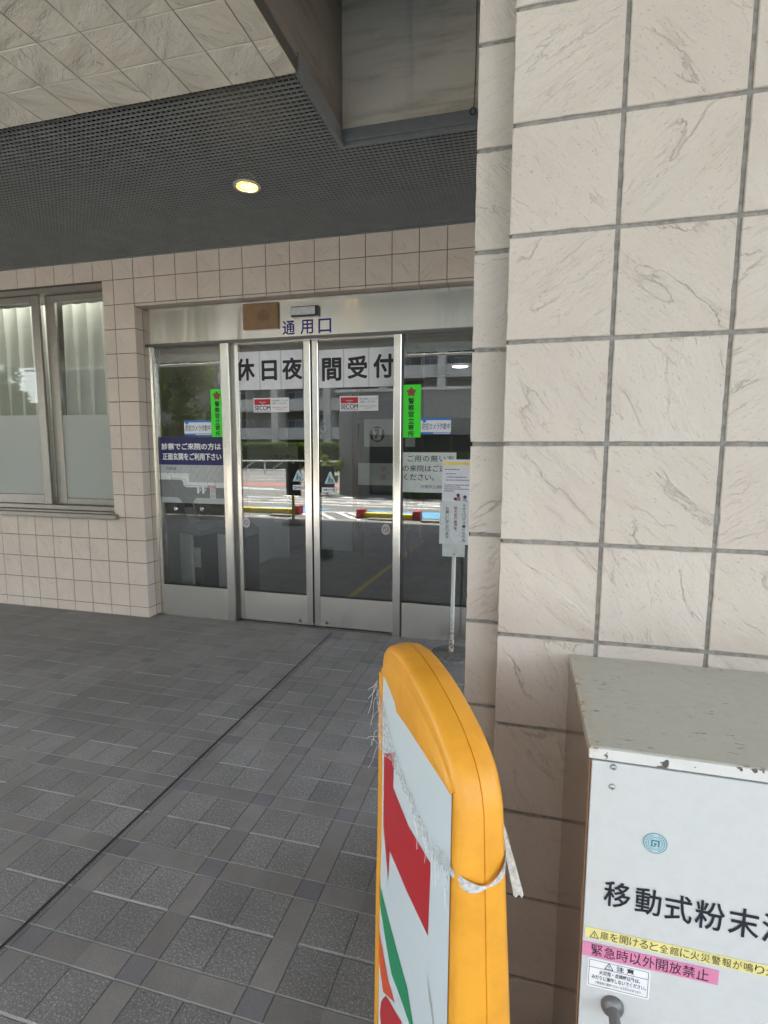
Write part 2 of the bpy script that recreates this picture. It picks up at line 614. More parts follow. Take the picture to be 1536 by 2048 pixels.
    rg = g.mr(gr, 0.3, 0.7, 0.42 * wet, 0.72 * wet)
    return g.done(g.bsdf(c, rg, 0, nm))


M_PAVER = paver_material('granite_pavers')
M_PAVER_IN = paver_material('indoor_pavers', 0.75)


def asphalt_material():
    g = G('asphalt')
    n = g.noise(g.pos(), 190, 3, 0.7)
    b = g.noise(g.pos(), 0.7, 4, 0.6)
    c = g.mix(g.mr(n, 0.35, 0.7), (0.11, 0.109, 0.105, 1), (0.24, 0.236, 0.225, 1))
    c = g.mix(g.mr(b, 0.3, 0.7, 0, 0.4), c, (0.12, 0.116, 0.105, 1))
    return g.done(g.bsdf(c, 0.85, 0, g.bump(n, 0.5, 0.006)))


M_ASPHALT = asphalt_material()


def leaf_material(name, a, b):
    g = G(name)
    c = g.mix(g.rnd(), a, b)
    d = g.n('ShaderNodeBsdfDiffuse')
    g.put(d.inputs[0], c)
    t = g.n('ShaderNodeBsdfTranslucent')
    g.put(t.inputs[0], g.mix(0.4, c, (0.25, 0.35, 0.03, 1)))
    gl = g.n('ShaderNodeBsdfGlossy')
    gl.inputs['Roughness'].default_value = 0.4
    m1 = g.n('ShaderNodeMixShader')
    m1.inputs[0].default_value = 0.3
    g.t.links.new(d.outputs[0], m1.inputs[1])
    g.t.links.new(t.outputs[0], m1.inputs[2])
    m2 = g.n('ShaderNodeMixShader')
    m2.inputs[0].default_value = 0.07
    g.t.links.new(m1.outputs[0], m2.inputs[1])
    g.t.links.new(gl.outputs[0], m2.inputs[2])
    return g.done(m2.outputs[0])


M_LEAF = leaf_material('leaf_green', (0.045, 0.085, 0.018, 1), (0.10, 0.15, 0.03, 1))
M_LEAF_Y = leaf_material('leaf_yellow_green', (0.12, 0.18, 0.03, 1), (0.28, 0.30, 0.06, 1))
M_BARK = flat('bark', (0.10, 0.075, 0.05, 1), 0.9, grain=0.3, scale=20, bump=0.6)

# ------------------------------------------------------------------ ground
YW = 3.8907          # face of the tiled wall
struct('pavement', MB().box(-14, 9, -2.42, 4.06, -0.3, 0.0), M_PAVER)
struct('interior_floor', MB().box(-7, 4, 4.065, 11, -0.3, 0.004), M_PAVER_IN)
struct('ground', MB().quad((-120, -140, -0.10), (120, -140, -0.10), (120, 60, -0.10), (-120, 60, -0.10)), M_ASPHALT)
struct('kerb', MB().box(-14, 9, -2.56, -2.424, -0.3, 0.003, 0.01, 2), M_CONC)
# dark expansion seam in the paving
sm = MB()
pts = []
yy = -2.3
while yy < 4.0:
    pts.append((-1.468 + 0.0035 * mnoise.noise((yy * 3, 0, 0)), yy))
    yy += 0.08
for a, b in zip(pts[:-1], pts[1:]):
    sm.quad((a[0] - 0.0055, a[1], 0.004), (a[0] + 0.0055, a[1], 0.004), (b[0] + 0.0055, b[1], 0.004), (b[0] - 0.0055, b[1], 0.004))
struct('pavement_seam', sm, M_BLACK)
M_ROADWHITE = flat('road_paint_white', (0.80, 0.80, 0.78, 1), 0.7, grain=0.12, scale=8)
M_ROADBLUE = flat('road_paint_blue', (0.10, 0.33, 0.55, 1), 0.7, grain=0.12, scale=8)
M_ROADRED = flat('road_paint_red', (0.34, 0.13, 0.11, 1), 0.8, grain=0.12, scale=8)
M_ROADYEL = flat('road_paint_yellow', (0.70, 0.55, 0.06, 1), 0.7)
ZG = -0.10


def gpoly(mb, pts, z):
    mb.add([(p[0], p[1], z) for p in pts], [tuple(range(len(pts)))])


def stripe(mb, a, b, w, z):
    d = (Vector(b) - Vector(a)).normalized()
    n = Vector((-d.y, d.x)) * w / 2
    a, b = Vector(a), Vector(b)
    gpoly(mb, [a - n, b - n, b + n, a + n], z)


mk = MB()
for yv in (-6.1, -6.75, -7.6):
    stripe(mk, (-9.0, yv - 0.35), (3.0, yv + 0.35), 0.13, ZG + 0.004)
for x0 in range(-8, 3):
    stripe(mk, (x0 + 0.1, -8.55), (x0 + 0.65, -8.5), 0.3, ZG + 0.004)
    stripe(mk, (x0 * 1.1 + 0.3, -7.15), (x0 * 1.1 + 1.1, -7.05), 0.16, ZG + 0.004)
# hatched no-stopping area
for a, b in (((-5.6, -4.3), (-3.9, -2.75)), ((-5.9, -3.4), (-4.15, -2.72)), ((-3.9, -2.75), (-3.55, -3.35)), ((-5.6, -4.3), (-3.9, -4.7)),
             ((-5.0, -4.4), (-4.0, -3.0)), ((-4.5, -4.5), (-3.7, -3.4)), ((-4.3, -4.62), (-3.6, -3.7)), ((-9.4, -3.0), (-7.2, -4.4)), ((-6.7, -2.75), (-5.9, -3.4))):
    stripe(mk, a, b, 0.12, ZG + 0.005)
stripe(mk, (-30, -10.9), (14, -10.9), 0.15, ZG + 0.004)
stripe(mk, (-60, -17.3), (20, -17.3), 0.15, ZG + 0.004)
stripe(mk, (-40, -20.5), (30, -20.5), 0.15, ZG + 0.004)
stripe(mk, (-12, -11.8), (-9, -10.9), 0.15, ZG + 0.004)
struct('road_markings', mk, M_ROADWHITE)
mk = MB()
gpoly(mk, [(-3.95, -5.2), (-1.2, -5.2), (-1.0, -4.0), (-3.1, -4.0)], ZG + 0.006)
gpoly(mk, [(-7.0, -5.3), (-4.9, -5.2), (-5.3, -4.2), (-7.2, -4.2)], ZG + 0.006)
gpoly(mk, [(-0.6, -5.2), (1.8, -5.2), (1.9, -4.0), (-0.5, -4.0)], ZG + 0.006)
struct('parking_markings', mk, M_ROADBLUE)
mk = MB()
gpoly(mk, [(-60, -14.6), (20, -14.6), (20, -12.6), (-60, -12.6)], ZG + 0.004)
struct('road_band', mk, M_ROADRED)
mk = MB()
stripe(mk, (-1.66, 4.6), (-1.55, 8.5), 0.06, 0.009)
struct('guide_line', mk, flat('yellow_floor_tape', (0.55, 0.42, 0.03, 1), 0.6))


# ------------------------------------------------------------------ tiles
def tile(mb, x0, x1, z0, z1, y, depth=0.012, c=0.0015, axis='Y', jag=0.0):
    if x1 - x0 < 0.012 or z1 - z0 < 0.012:
        return
    ring = []
    if jag:
        m = 14
        for s in range(4):
            for k in range(m):
                t = k / m
                if s == 0: p = (x0 + (x1 - x0) * t, z0, 0, 1)
                elif s == 1: p = (x1, z0 + (z1 - z0) * t, -1, 0)
                elif s == 2: p = (x1 - (x1 - x0) * t, z1, 0, -1)
                else: p = (x0, z1 - (z1 - z0) * t, 1, 0)
                w = max(0, mnoise.noise((p[0] * 60, p[1] * 60, y * 9)) - 0.12) * jag * 2.2 + abs(mnoise.noise((p[0] * 140, p[1] * 140, 3))) * jag * 0.4
                if k == 0:
                    ring.append((p[0] + (1 if s in (0, 3) else -1) * w * 0.7, p[1] + (1 if s in (0, 1) else -1) * w * 0.7))
                else:
                    ring.append((p[0] + p[2] * w, p[1] + p[3] * w))
    else:
        ring = [(x0, z0), (x1, z0), (x1, z1), (x0, z1)]
    cx, cz = (x0 + x1) / 2, (z0 + z1) / 2

    def P(px, pz, d):
        if axis == 'Y':
            return (px, y + d, pz)
        if axis == 'X':
            return (y - d, px, pz)      # faces +X, px is the y coordinate
        return (px, pz, y + d)          # 'Z' faces down, pz is the y coordinate
    n = len(ring)
    inn = [(a + (cx - a) / (abs(cx - a) + 1e-6) * c, b + (cz - b) / (abs(cz - b) + 1e-6) * c) for a, b in ring]
    tilt = random.uniform(-0.0005, 0.0005)
    vs = [P(a, b, tilt) for a, b in inn] + [P(a, b, c) for a, b in ring] + [P(a, b, depth) for a, b in ring]
    fs = [tuple(range(n))]
    for r0 in (0, n):
        fs += [(r0 + i, r0 + (i + 1) % n, r0 + n + (i + 1) % n, r0 + n + i) for i in range(n)]
    mb.add(vs, fs)


def tile_field(mb, xr, zr, ox, oz, pitch, joint, y, hole=None, axis='Y', jag=0.0, depth=0.012):
    """tiles clipped to xr, zr on the grid through ox, oz; hole = (x0, x1, z0, z1) left open"""
    i0, i1 = math.floor((xr[0] - ox) / pitch), math.ceil((xr[1] - ox) / pitch)
    j0, j1 = math.floor((zr[0] - oz) / pitch), math.ceil((zr[1] - oz) / pitch)
    h = joint / 2
    for i in range(i0, i1):
        for j in range(j0, j1):
            a, b = max(ox + i * pitch + h, xr[0]), min(ox + (i + 1) * pitch - h, xr[1])
            c, d = max(oz + j * pitch + h, zr[0]), min(oz + (j + 1) * pitch - h, zr[1])
            if hole:
                hx0, hx1, hz0, hz1 = hole
                if a < hx1 and b > hx0 and c < hz1 and d > hz0:
                    if a >= hx0 and b <= hx1 and c >= hz0 and d <= hz1:
                        continue
                    if b > hx1 > a and not (c < hz0 or d > hz1):
                        a = hx1
                    elif d > hz1 > c and a < hx1:
                        if b > hx1:
                            tile(mb, hx1, b, c, d, y, depth, axis=axis, jag=jag)
                            b = hx1
                        c = hz1
                    elif c < hz0 < d:
                        if b > hx1:
                            tile(mb, hx1, b, c, d, y, depth, axis=axis, jag=jag)
                            b = hx1
                        d = hz0
            tile(mb, a, b, c, d, y, depth, axis=axis, jag=jag)


# back wall: left of the door with its window, and over the door
XC = -3.170          # corner of the door opening
XO, ZO = -3.366, 0.0875
ZCEIL = 3.05
WX1, WZ0, WZ1 = -3.478, 0.8900, 2.8800
wall = thing('tiled_wall', 'beige square-tiled hospital wall around the sliding door and the curtained window', 'wall', (-3.2, YW, 0))
core = MB()
core.box(-9, WX1 - 2.6, YW + 0.006, YW + 0.22, 0, ZCEIL + 0.25)
core.box(WX1, XC - 0.002, YW + 0.006, YW + 0.22, 0, ZCEIL + 0.25)
core.box(WX1 - 2.6, WX1, YW + 0.006, YW + 0.22, 0, WZ0)
core.box(WX1 - 2.6, WX1, YW + 0.006, YW + 0.22, WZ1, ZCEIL + 0.25)
core.box(XC - 0.002, 1.2, YW + 0.006, YW + 0.22, 2.672, ZCEIL + 0.25)
mesh_obj('grout_bed', core, M_GROUT_WALL, wall)
tm = MB()
tile_field(tm, (-9, XC), (0.0, ZCEIL), XO, ZO, 0.2, 0.0055, YW, hole=(WX1 - 2.6, WX1, WZ0, WZ1))
tile_field(tm, (XC + 0.001, 1.2), (2.665, ZCEIL), XO, ZO, 0.2, 0.0055, YW)
tile_field(tm, (YW + 0.013, YW + 0.115), (0.0, 2.665), YW - 0.1, ZO, 0.2, 0.0055, XC + 0.0, axis='X')
tile_field(tm, (XC + 0.002, 1.2), (YW + 0.013, YW + 0.115), XO, YW - 0.1, 0.2, 0.0055, 2.665, axis='Z')
mesh_obj('wall_tiles', tm, M_TILE_WALL, wall, fix=True)

# window in the wall
win = MB()
YF = YW + 0.045
WXL = WX1 - 2.6
win.box(WXL, WX1 - 0.001, YF - 0.03, YF + 0.09, WZ1 - 0.045, WZ1 - 0.001, 0.003)
win.box(WXL, WX1 - 0.001, YF - 0.03, YF + 0.09, WZ0 + 0.045, WZ0 + 0.085, 0.003)
win.box(WX1 - 0.018, WX1 - 0.001, YF + 0.03, YF + 0.09, WZ0 + 0.085, WZ1 - 0.045, 0.002)
wf = mesh_obj('window_frame', win, M_ALU, wall)
# front (left) sash
sash = MB()
sash.box(-4.285, -4.205, YF, YF + 0.03, WZ0 + 0.087, WZ1 - 0.047, 0.004)
sash.box(WXL + 0.03, -4.286, YF, YF + 0.03, WZ0 + 0.087, WZ0 + 0.175, 0.004)
sash.box(WXL + 0.03, -4.286, YF, YF + 0.03, WZ1 - 0.105, WZ1 - 0.047, 0.004)
mesh_obj('window_sash', sash, M_ALU, wall)
sash = MB()
sash.box(-4.18, -4.075, YF + 0.045, YF + 0.075, WZ0 + 0.087, WZ1 - 0.047, 0.004)
sash.box(-4.074, WX1 - 0.02, YF + 0.045, YF + 0.075, WZ0 + 0.087, WZ0 + 0.145, 0.004)
sash.box(-4.074, WX1 - 0.02, YF + 0.045, YF + 0.075, WZ1 - 0.10, WZ1 - 0.047, 0.004)
mesh_obj('window_sash', sash, M_ALU, wall)
mesh_obj('window_pane', MB().box(WXL + 0.03, -4.286, YF + 0.012, YF + 0.018, WZ0 + 0.176, WZ1 - 0.106), M_GLASS_W, wall)
mesh_obj('window_pane', MB().box(-4.074, WX1 - 0.02, YF + 0.057, YF + 0.063, WZ0 + 0.146, WZ1 - 0.101), M_GLASS_W, wall)


def frost_material():
    g = G('frosted_film')
    n = g.noise(g.pos(), 600, 2)
    d = g.bsdf((0.70, 0.73, 0.67, 1), 0.5, 0, g.bump(n, 0.3, 0.001))
    tl = g.n('ShaderNodeBsdfTranslucent')
    tl.inputs[0].default_value = (0.6, 0.65, 0.6, 1)
    tr = g.n('ShaderNodeBsdfTransparent')
    m1 = g.n('ShaderNodeMixShader'); m1.inputs[0].default_value = 0.35
    g.t.links.new(d, m1.inputs[1]); g.t.links.new(tl.outputs[0], m1.inputs[2])
    m2 = g.n('ShaderNodeMixShader'); m2.inputs[0].default_value = 0.42
    g.t.links.new(m1.outputs[0], m2.inputs[1]); g.t.links.new(tr.outputs[0], m2.inputs[2])
    return g.done(m2.outputs[0])


M_FROST = frost_material()
mesh_obj('frosted_film', MB().box(WXL + 0.031, -4.287, YF + 0.0085, YF + 0.0105, WZ0 + 0.177, 1.79), M_FROST, wall)
mesh_obj('frosted_film', MB().box(-4.073, WX1 - 0.021, YF + 0.0535, YF + 0.0555, WZ0 + 0.147, 1.79), M_FROST, wall)
sill = MB()
sill.box(WXL - 0.1, WX1 + 0.045, YW - 0.045, YF - 0.032, WZ0 - 0.02, WZ0 + 0.022, 0.004)
sill.box(WXL - 0.1, WX1 + 0.005, YW - 0.018, YF + 0.02, WZ0 + 0.023, WZ0 + 0.042, 0.003)
mesh_obj('window_sill', sill, M_ALU, wall)


# curtains
def curtain_material():
    g = G('white_voile')
    x, y, z = g.xyz()
    w = g.noise(g.vec(g.math('MULTIPLY', x, 300), 0, g.math('MULTIPLY', z, 20)), 1.0, 2)
    c = g.mix(w, (0.72, 0.73, 0.68, 1), (0.84, 0.85, 0.80, 1))
    d = g.bsdf(c, 0.8)
    tl = g.n('ShaderNodeBsdfTranslucent')
    tl.inputs[0].default_value = (0.7, 0.7, 0.64, 1)
    m = g.n('ShaderNodeMixShader'); m.inputs[0].default_value = 0.3
    g.t.links.new(d, m.inputs[1]); g.t.links.new(tl.outputs[0], m.inputs[2])
    lw = g.n('ShaderNodeLayerWeight')
    lw.inputs[0].default_value = 0.5
    tr = g.n('ShaderNodeBsdfTransparent')
    op = g.mr(lw.outputs['Facing'], 0.02, 0.45, 0.50, 1.0)
    m3 = g.n('ShaderNodeMixShader')
    g.put(m3.inputs[0], op)
    g.t.links.new(tr.outputs[0], m3.inputs[1]); g.t.links.new(m.outputs[0], m3.inputs[2])
    return g.done(m3.outputs[0])


M_CURT = curtain_material()


def curtain(x0, x1, y, label, seed):
    mb = MB()
    nx, nz = 260, 26
    z0, z1 = 0.96, 2.80
    rnd = random.Random(seed)
    pl = 0.155
    for j in range(nz + 1):
        t = j / nz
        for i in range(nx + 1):
            s = x0 + (x1 - x0) * i / nx
            ph = (s / pl) * 2 * math.pi + 0.7 * mnoise.noise((s * 2.2, t * 1.3, seed))
            pinch = abs(math.sin(ph / 2)) ** (0.35 + 1.2 * (1 - t))
            amp = 0.075 * (0.35 + 0.65 * (1 - t))
            fall = amp * pinch + 0.012 * mnoise.noise((s * 9 + t * 1.5, t * 3, seed + 5)) * (1 - t)
            top = 0.014 * abs(math.sin(ph / 2)) if j == nz else 0
            mb.v.append((s + 0.02 * (1 - t) * math.sin(ph), y - fall, z0 + (z1 - z0) * t - top))
    for j in range(nz):
        for i in range(nx):
            a = j * (nx + 1) + i
            mb.f.append((a, a + 1, a + nx + 2, a + nx + 1))
    o = mesh_obj('curtain', mb, M_CURT, smooth=True)
    tag(o, label, 'curtain', 'curtains in the window', 'thing')


curtain(-6.0, -4.27, 4.12, 'white pleated curtain behind the left window sash that mirrors the sky', 1)
curtain(-4.12, -3.46, 4.14, 'white pleated curtain behind the right window sash next to the door', 2)
room = thing('ward_room', 'dim room behind the curtained window', 'room', (-5, 6, 0))
rm = MB()
rm.box(-7, -3.41, 7.0, 7.1, 0, 3.0)
rm.box(-7.1, -7, 4.12, 7.0, 0, 3.0)
rm.box(-3.44, -3.41, 4.13, 6.99, 0, 3.0)
rm.box(-7, -3.41, 4.12, 7.0, 3.0, 3.05)
mesh_obj('room_wall', rm, M_INWALL, room)
mesh_obj('curtain_fill_light', MB().box(-5.6, -3.6, 4.2, 4.34, 2.97, 2.99), emis('curtain_fill_glow', (1, 0.95, 0.86, 1), 4.5), room)  # unseen strip added above the window to brighten the curtains

# ------------------------------------------------------------------ automatic door
door = thing('automatic_door', 'stainless steel automatic sliding door with four tall glass panels', 'door', (-1.65, 4.0, 0))
DY = 3.985
hd = MB().box(XC + 0.002, 1.2, DY, DY + 0.13, 2.372, 2.66, 0.003)
mesh_obj('door_header', hd, M_STEEL, door)
hd2 = MB().box(XC + 0.002, 1.2, DY + 0.012, DY + 0.13, 2.352, 2.3715)
mesh_obj('door_track', hd2, M_STEEL_D, door)
jb = MB().box(XC + 0.002, -3.115, DY + 0.002, DY + 0.1, 0, 2.351, 0.003)
jb.box(-3.114, -3.085, DY + 0.014, DY + 0.09, 0.0, 2.351, 0.002)
mesh_obj('door_jamb', jb, M_STEEL_P, door)
for x0, x1 in ((-2.443, -2.369), (-0.973, -0.914)):
    mu = MB().box(x0, x1, DY, DY + 0.075, 0, 2.3515, 0.003)
    po = mesh_obj('door_post', mu, M_STEEL_P, door)
    mesh_obj('post_seal', MB().box(x1 + 0.0005, x1 + 0.012, DY + 0.03, DY + 0.11, 0, 2.351), M_STEEL_D, po)
FG = 4.02
for x0, x1 in ((-3.084, -2.4445), (-0.9, 1.2)):
    pn = mesh_obj('fixed_pane', MB().box(x0, x1, FG, FG + 0.008, 0.287, 2.3505), M_GLASS, door)
    mesh_obj('kick_plate', MB().box(x0, x1, DY + 0.012, DY + 0.06, 0.0, 0.285, 0.002), M_STEEL, pn)
    mesh_obj('glazing_bead', MB().box(x0, x1, DY + 0.016, DY + 0.034, 0.2855, 0.294), M_BLACK, pn)
LY = 4.055


def leaf(x0, x1, sw0, sw1, bx):
    lf = MB()
    lf.box(x0, x0 + sw0, LY - 0.012, LY + 0.028, 0.012, 2.36, 0.003)
    lf.box(x1 - sw1, x1, LY - 0.012, LY + 0.028, 0.012, 2.36, 0.003)
    lf.box(x0 + sw0 + 0.0003, x1 - sw1 - 0.0003, LY - 0.01, LY + 0.026, 2.345, 2.36, 0.002)
    fr = mesh_obj('door_leaf', lf, M_STEEL_P, door)
    mesh_obj('glass_pane', MB().box(x0 + sw0, x1 - sw1, LY, LY + 0.008, 0.272, 2.344), M_GLASS, fr)
    mesh_obj('kick_plate', MB().box(x0 + sw0 + 0.0005, x1 - sw1 - 0.0005, LY - 0.008, LY + 0.024, 0.012, 0.268, 0.002), M_STEEL, fr)
    mesh_obj('glazing_bead', MB().box(x0 + sw0 + 0.0005, x1 - sw1 - 0.0005, LY - 0.006, LY + 0.015, 0.2685, 0.277), M_BLACK, fr)
    mesh_obj('door_stop', MB().lathe([(0.0, LY - 0.016), (0.008, LY - 0.016), (0.012, LY - 0.0125), (0.015, LY - 0.0085)], bx, 0, 20, 'Y', 0.045), M_STEEL_D, fr)
    return fr


LL = leaf(-2.42, -1.674, 0.108, 0.057, -1.7905)
RL = leaf(-1.659, -0.93, 0.051, 0.05, -1.5501)
mesh_obj('meeting_seal', MB().box(-1.6735, -1.6595, LY + 0.005, LY + 0.02, 0.012, 2.36), M_BLACK, door)
mesh_obj('door_threshold', MB().box(XC, 1.2, DY + 0.03, DY + 0.11, -0.02, 0.006, 0.002), M_STEEL_D, door)

# things on the header
sp = thing('wall_speaker', 'brown metal speaker box with a hexagon of holes on the steel header', 'speaker', (-2.06, DY, 2.43))
mesh_obj('speaker_case', MB().box(-2.212, -1.908, DY - 0.022, DY - 0.0005, 2.438, 2.64, 0.004, 2), flat('brown_enamel', lin(138, 108, 78), 0.45, 0.2, 0.08, 20), sp)
gr = MB()
for i in range(-8, 9):
    for j in range(-8, 9):
        hx, hz = i * 0.0065 + (j % 2) * 0.00325, j * 0.0057
        if abs(hx) < 0.05 and abs(hz) * 0.866 + abs(hx) * 0.5 < 0.044:
            gr.discY(-2.03 + hx, 2.54 + hz, 0.0019, DY - 0.0225, 6)
mesh_obj('speaker_grille', gr, flat('grille_hole', (0.07, 0.045, 0.03, 1), 0.7), sp, fix=False)
for px, pz in ((-2.2, 2.53), (-1.925, 2.55), (-1.94, 2.50)):
    mesh_obj('case_screw', MB().lathe([(0.0, DY - 0.0245), (0.0035, DY - 0.0245), (0.0045, DY - 0.0215)], px, 0, 10, 'Y', pz), M_STEEL_D, sp)
se = thing('door_sensor', 'small white door sensor in a black surround on the steel header', 'sensor', (-1.68, DY, 2.52))
mesh_obj('sensor_case', MB().box(-1.792, -1.565, DY - 0.035, DY - 0.0005, 2.512, 2.59, 0.006, 2), flat('black_plastic', (0.02, 0.02, 0.02, 1), 0.35), se)
mesh_obj('sensor_front', MB().box(-1.786, -1.588, DY - 0.040, DY - 0.0355, 2.524, 2.582, 0.0015), flat('pale_plastic', (0.55, 0.56, 0.54, 1), 0.35), se)
lt = MB()
for ch, x in (('通', -1.825), ('用', -1.672), ('口', -1.522)):
    bold_text(ch, x - 0.051, x + 0.051, 2.389, 2.493, DY - 0.0012, 0.0016, lt)
tag(mesh_obj('header_lettering', lt, M_BLUE_INK, fix=False), 'blue characters 通用口 stuck on the steel door header', 'lettering', None, 'thing')


# ------------------------------------------------------------------ papers and stickers on the glass
def plate(name, label, cat, x0, x1, z0, z1, y, mat, group=None, th=0.0008, curl=0.0):
    t = thing(name, label, cat, ((x0 + x1) / 2, y, z0), group)
    mb = MB()
    if curl:
        nx, nz = 18, 14
        for j in range(nz + 1):
            for i in range(nx + 1):
                xx, zz = x0 + (x1 - x0) * i / nx, z0 + (z1 - z0) * j / nz
                mb.v.append((xx, y - abs(mnoise.noise((xx * 9, zz * 11, y))) * curl, zz))
        for j in range(nz):
            for i in range(nx):
                a = j * (nx + 1) + i
                mb.f.append((a, a + 1, a + nx + 2, a + nx + 1))
    else:
        mb.box(x0, x1, y, y + th, z0, z1)
    mesh_obj('sheet', mb, mat, t, smooth=bool(curl))
    return t


GI = LY - 0.0052         # sheet stuck on the sliding glass
for label, x0, x1, z0, z1, chars in (
    ('white paper banner 休日夜 with bold black characters on the left sliding door', -2.311, -1.742, 1.977, 2.285, (('休', -2.254, 0.088, 2.053, 2.233), ('日', -2.035, 0.068, 2.048, 2.21), ('夜', -1.832, 0.088, 2.05, 2.225))),
    ('white paper banner 間受付 with bold black characters on the right sliding door', -1.602, -0.98, 1.977, 2.272, (('間', -1.494, 0.081, 2.029, 2.209), ('受', -1.280, 0.081, 2.042, 2.216), ('付', -1.068, 0.083, 2.041, 2.223)))):
    t = plate('paper_banner', label, 'banner', x0, x1, z0, z1, GI + 0.004, M_PAPER, 'large paper banners on the sliding doors')
    ink = MB()
    for ch, cx, hw, a, b in chars:
        bold_text(ch, cx - hw + 0.005, cx + hw - 0.005, a + 0.005, b - 0.005, GI + 0.0030, 0.0055, ink)
    mesh_obj('lettering', ink, M_INK, t, fix=False)
    for k in (1, 2):
        xx = x0 + (x1 - x0) * k / 3
        mesh_obj('clear_tape', MB().rectY(xx - 0.006, xx + 0.006, z0, z1, GI + 0.0036), flat('clear_tape', (0.62, 0.62, 0.62, 1), 0.2), t, fix=False)

GO = LY - 0.0015         # outside of the sliding glass
for label, x0, x1 in (('red and white security sticker with dark lettering on the left sliding door', -2.184, -1.864), ('red and white security sticker with dark lettering on the right sliding door', -1.428, -1.110)):
    w = x1 - x0
    t = plate('security_sticker', label, 'sticker', x0, x1, 1.792, 1.909, GO, M_WHITE, 'security stickers on the sliding doors')
    y = GO - 0.0008
    mesh_obj('red_field', MB().rectY(x0 + w * 0.025, x0 + w * 0.48, 1.853, 1.900, y), M_RED, t, fix=False)
    tt = MB()
    text_mesh('Security', x0 + w * 0.17, x0 + w * 0.35, 1.868, 1.879, y - 0.0005, bold=0.01, mb=tt)
    text_mesh('by', x0 + w * 0.23, x0 + w * 0.29, 1.856, 1.865, y - 0.0005, bold=0.01, mb=tt)
    mesh_obj('white_lettering', tt, M_WHITE, t, fix=False)
    tt = bold_text('SECOM', x0 + w * 0.035, x0 + w * 0.475, 1.811, 1.845, y, 0.0012, MB())
    tt.rectY(x0 + w * 0.03, x0 + w * 0.48, 1.800, 1.8035, y)
    mesh_obj('logo_lettering', tt, flat('logo_ink', (0.03, 0.04, 0.09, 1), 0.5), t, fix=False)
    tt = MB()
    text_mesh('非常通報システムを', x0 + w * 0.52, x0 + w * 0.97, 1.878, 1.893, y, mb=tt)
    text_mesh('設置しております。', x0 + w * 0.54, x0 + w * 0.94, 1.857, 1.872, y, mb=tt)
    mesh_obj('small_lettering', tt, M_INK_G, t, fix=False)
    tt = MB()
    text_mesh('EMERGENCY SIGNAL', x0 + w * 0.53, x0 + w * 0.96, 1.825, 1.834, y, mb=tt)
    text_mesh('IN EFFECT', x0 + w * 0.63, x0 + w * 0.86, 1.809, 1.818, y, mb=tt)
    mesh_obj('red_lettering', tt, flat('dull_red_ink', lin(150, 60, 60), 0.5), t, fix=False)


def flower(cx, cz, r, y, mb):
    pts = []
    for k in range(60):
        a = 2 * math.pi * k / 60
        q = (k % 12) / 12
        rad = r * (0.86 + 0.14 * math.cos(5 * a)) * (1.0 if k % 3 else 0.93)
        pts.append((cx + rad * math.sin(a), cz + rad * math.cos(a)))
    mb.polyY(pts, y)


FO = 4.02 - 0.0015
for label, x0, x1, z0, z1, y in (('fluorescent green vertical sticker 警察官立寄所 on the far left pane', -2.563, -2.4435, 1.589, 1.987, FO), ('fluorescent green vertical sticker 警察官立寄所 on the right fixed pane', -0.9145, -0.766, 1.583, 1.98, FO)):
    t = plate('green_sticker', label, 'sticker', x0, x1, z0, z1, y, M_GREEN, 'green police sticker pair')
    cx = (x0 + x1) / 2 - (0.0 if x0 > -1 else -0.0)
    e = MB()
    flower(cx, z1 - 0.055, 0.038, y - 0.0008, e)
    mesh_obj('emblem', e, M_BROWN, t, fix=False)
    e2 = MB().discY(cx, z1 - 0.055, 0.014, y - 0.0013, 20, 0.009)
    mesh_obj('emblem_ring', e2, flat('dark_brown_ink', lin(95, 60, 40), 0.5), t, fix=False)
    tt = MB()
    for k, ch in enumerate('警察官立寄所'):
        zc = z1 - 0.122 - k * 0.0495
        bold_text(ch, cx - 0.022, cx + 0.022, zc - 0.0215, zc + 0.0215, y - 0.0008, 0.0011, tt)
    mesh_obj('lettering', tt, M_INK, t, fix=False)
for label, x0, x1, z0, z1 in (('blue and white camera notice 防犯カメラ作動中 on the far left pane', -2.826, -2.5645, 1.604, 1.73), ('blue and white camera notice 防犯カメラ作動中 on the right fixed pane', -0.764, -0.535, 1.608, 1.727)):
    y = FO - 0.0022
    t = plate('camera_sticker', label, 'sticker', x0, x1, z0, z1, y, M_WHITE, 'camera notices on the fixed panes')
    h = z1 - z0
    b = MB().rectY(x0, x1, z1 - h * 0.13, z1, y - 0.0008).rectY(x0, x1, z0, z0 + h * 0.13, y - 0.0008)
    b.discY(x0 + 0.028, z1 - h * 0.16, 0.014, y - 0.0011, 16)
    mesh_obj('blue_bands', b, M_SKYBLUE, t, fix=False)
    lettering('防犯カメラ作動中', x0 + 0.012, x1 - 0.006, z0 + h * 0.29, z0 + h * 0.70, y - 0.0008, flat('deep_blue_ink', lin(40, 70, 120), 0.5), t, bold=0.004, shear=0.12)
    mesh_obj('white_line', MB().rectY(x0 + (x1 - x0) * 0.42, x1 - 0.006, z0 + h * 0.035, z0 + h * 0.085, y - 0.0013), M_WHITE, t, fix=False)

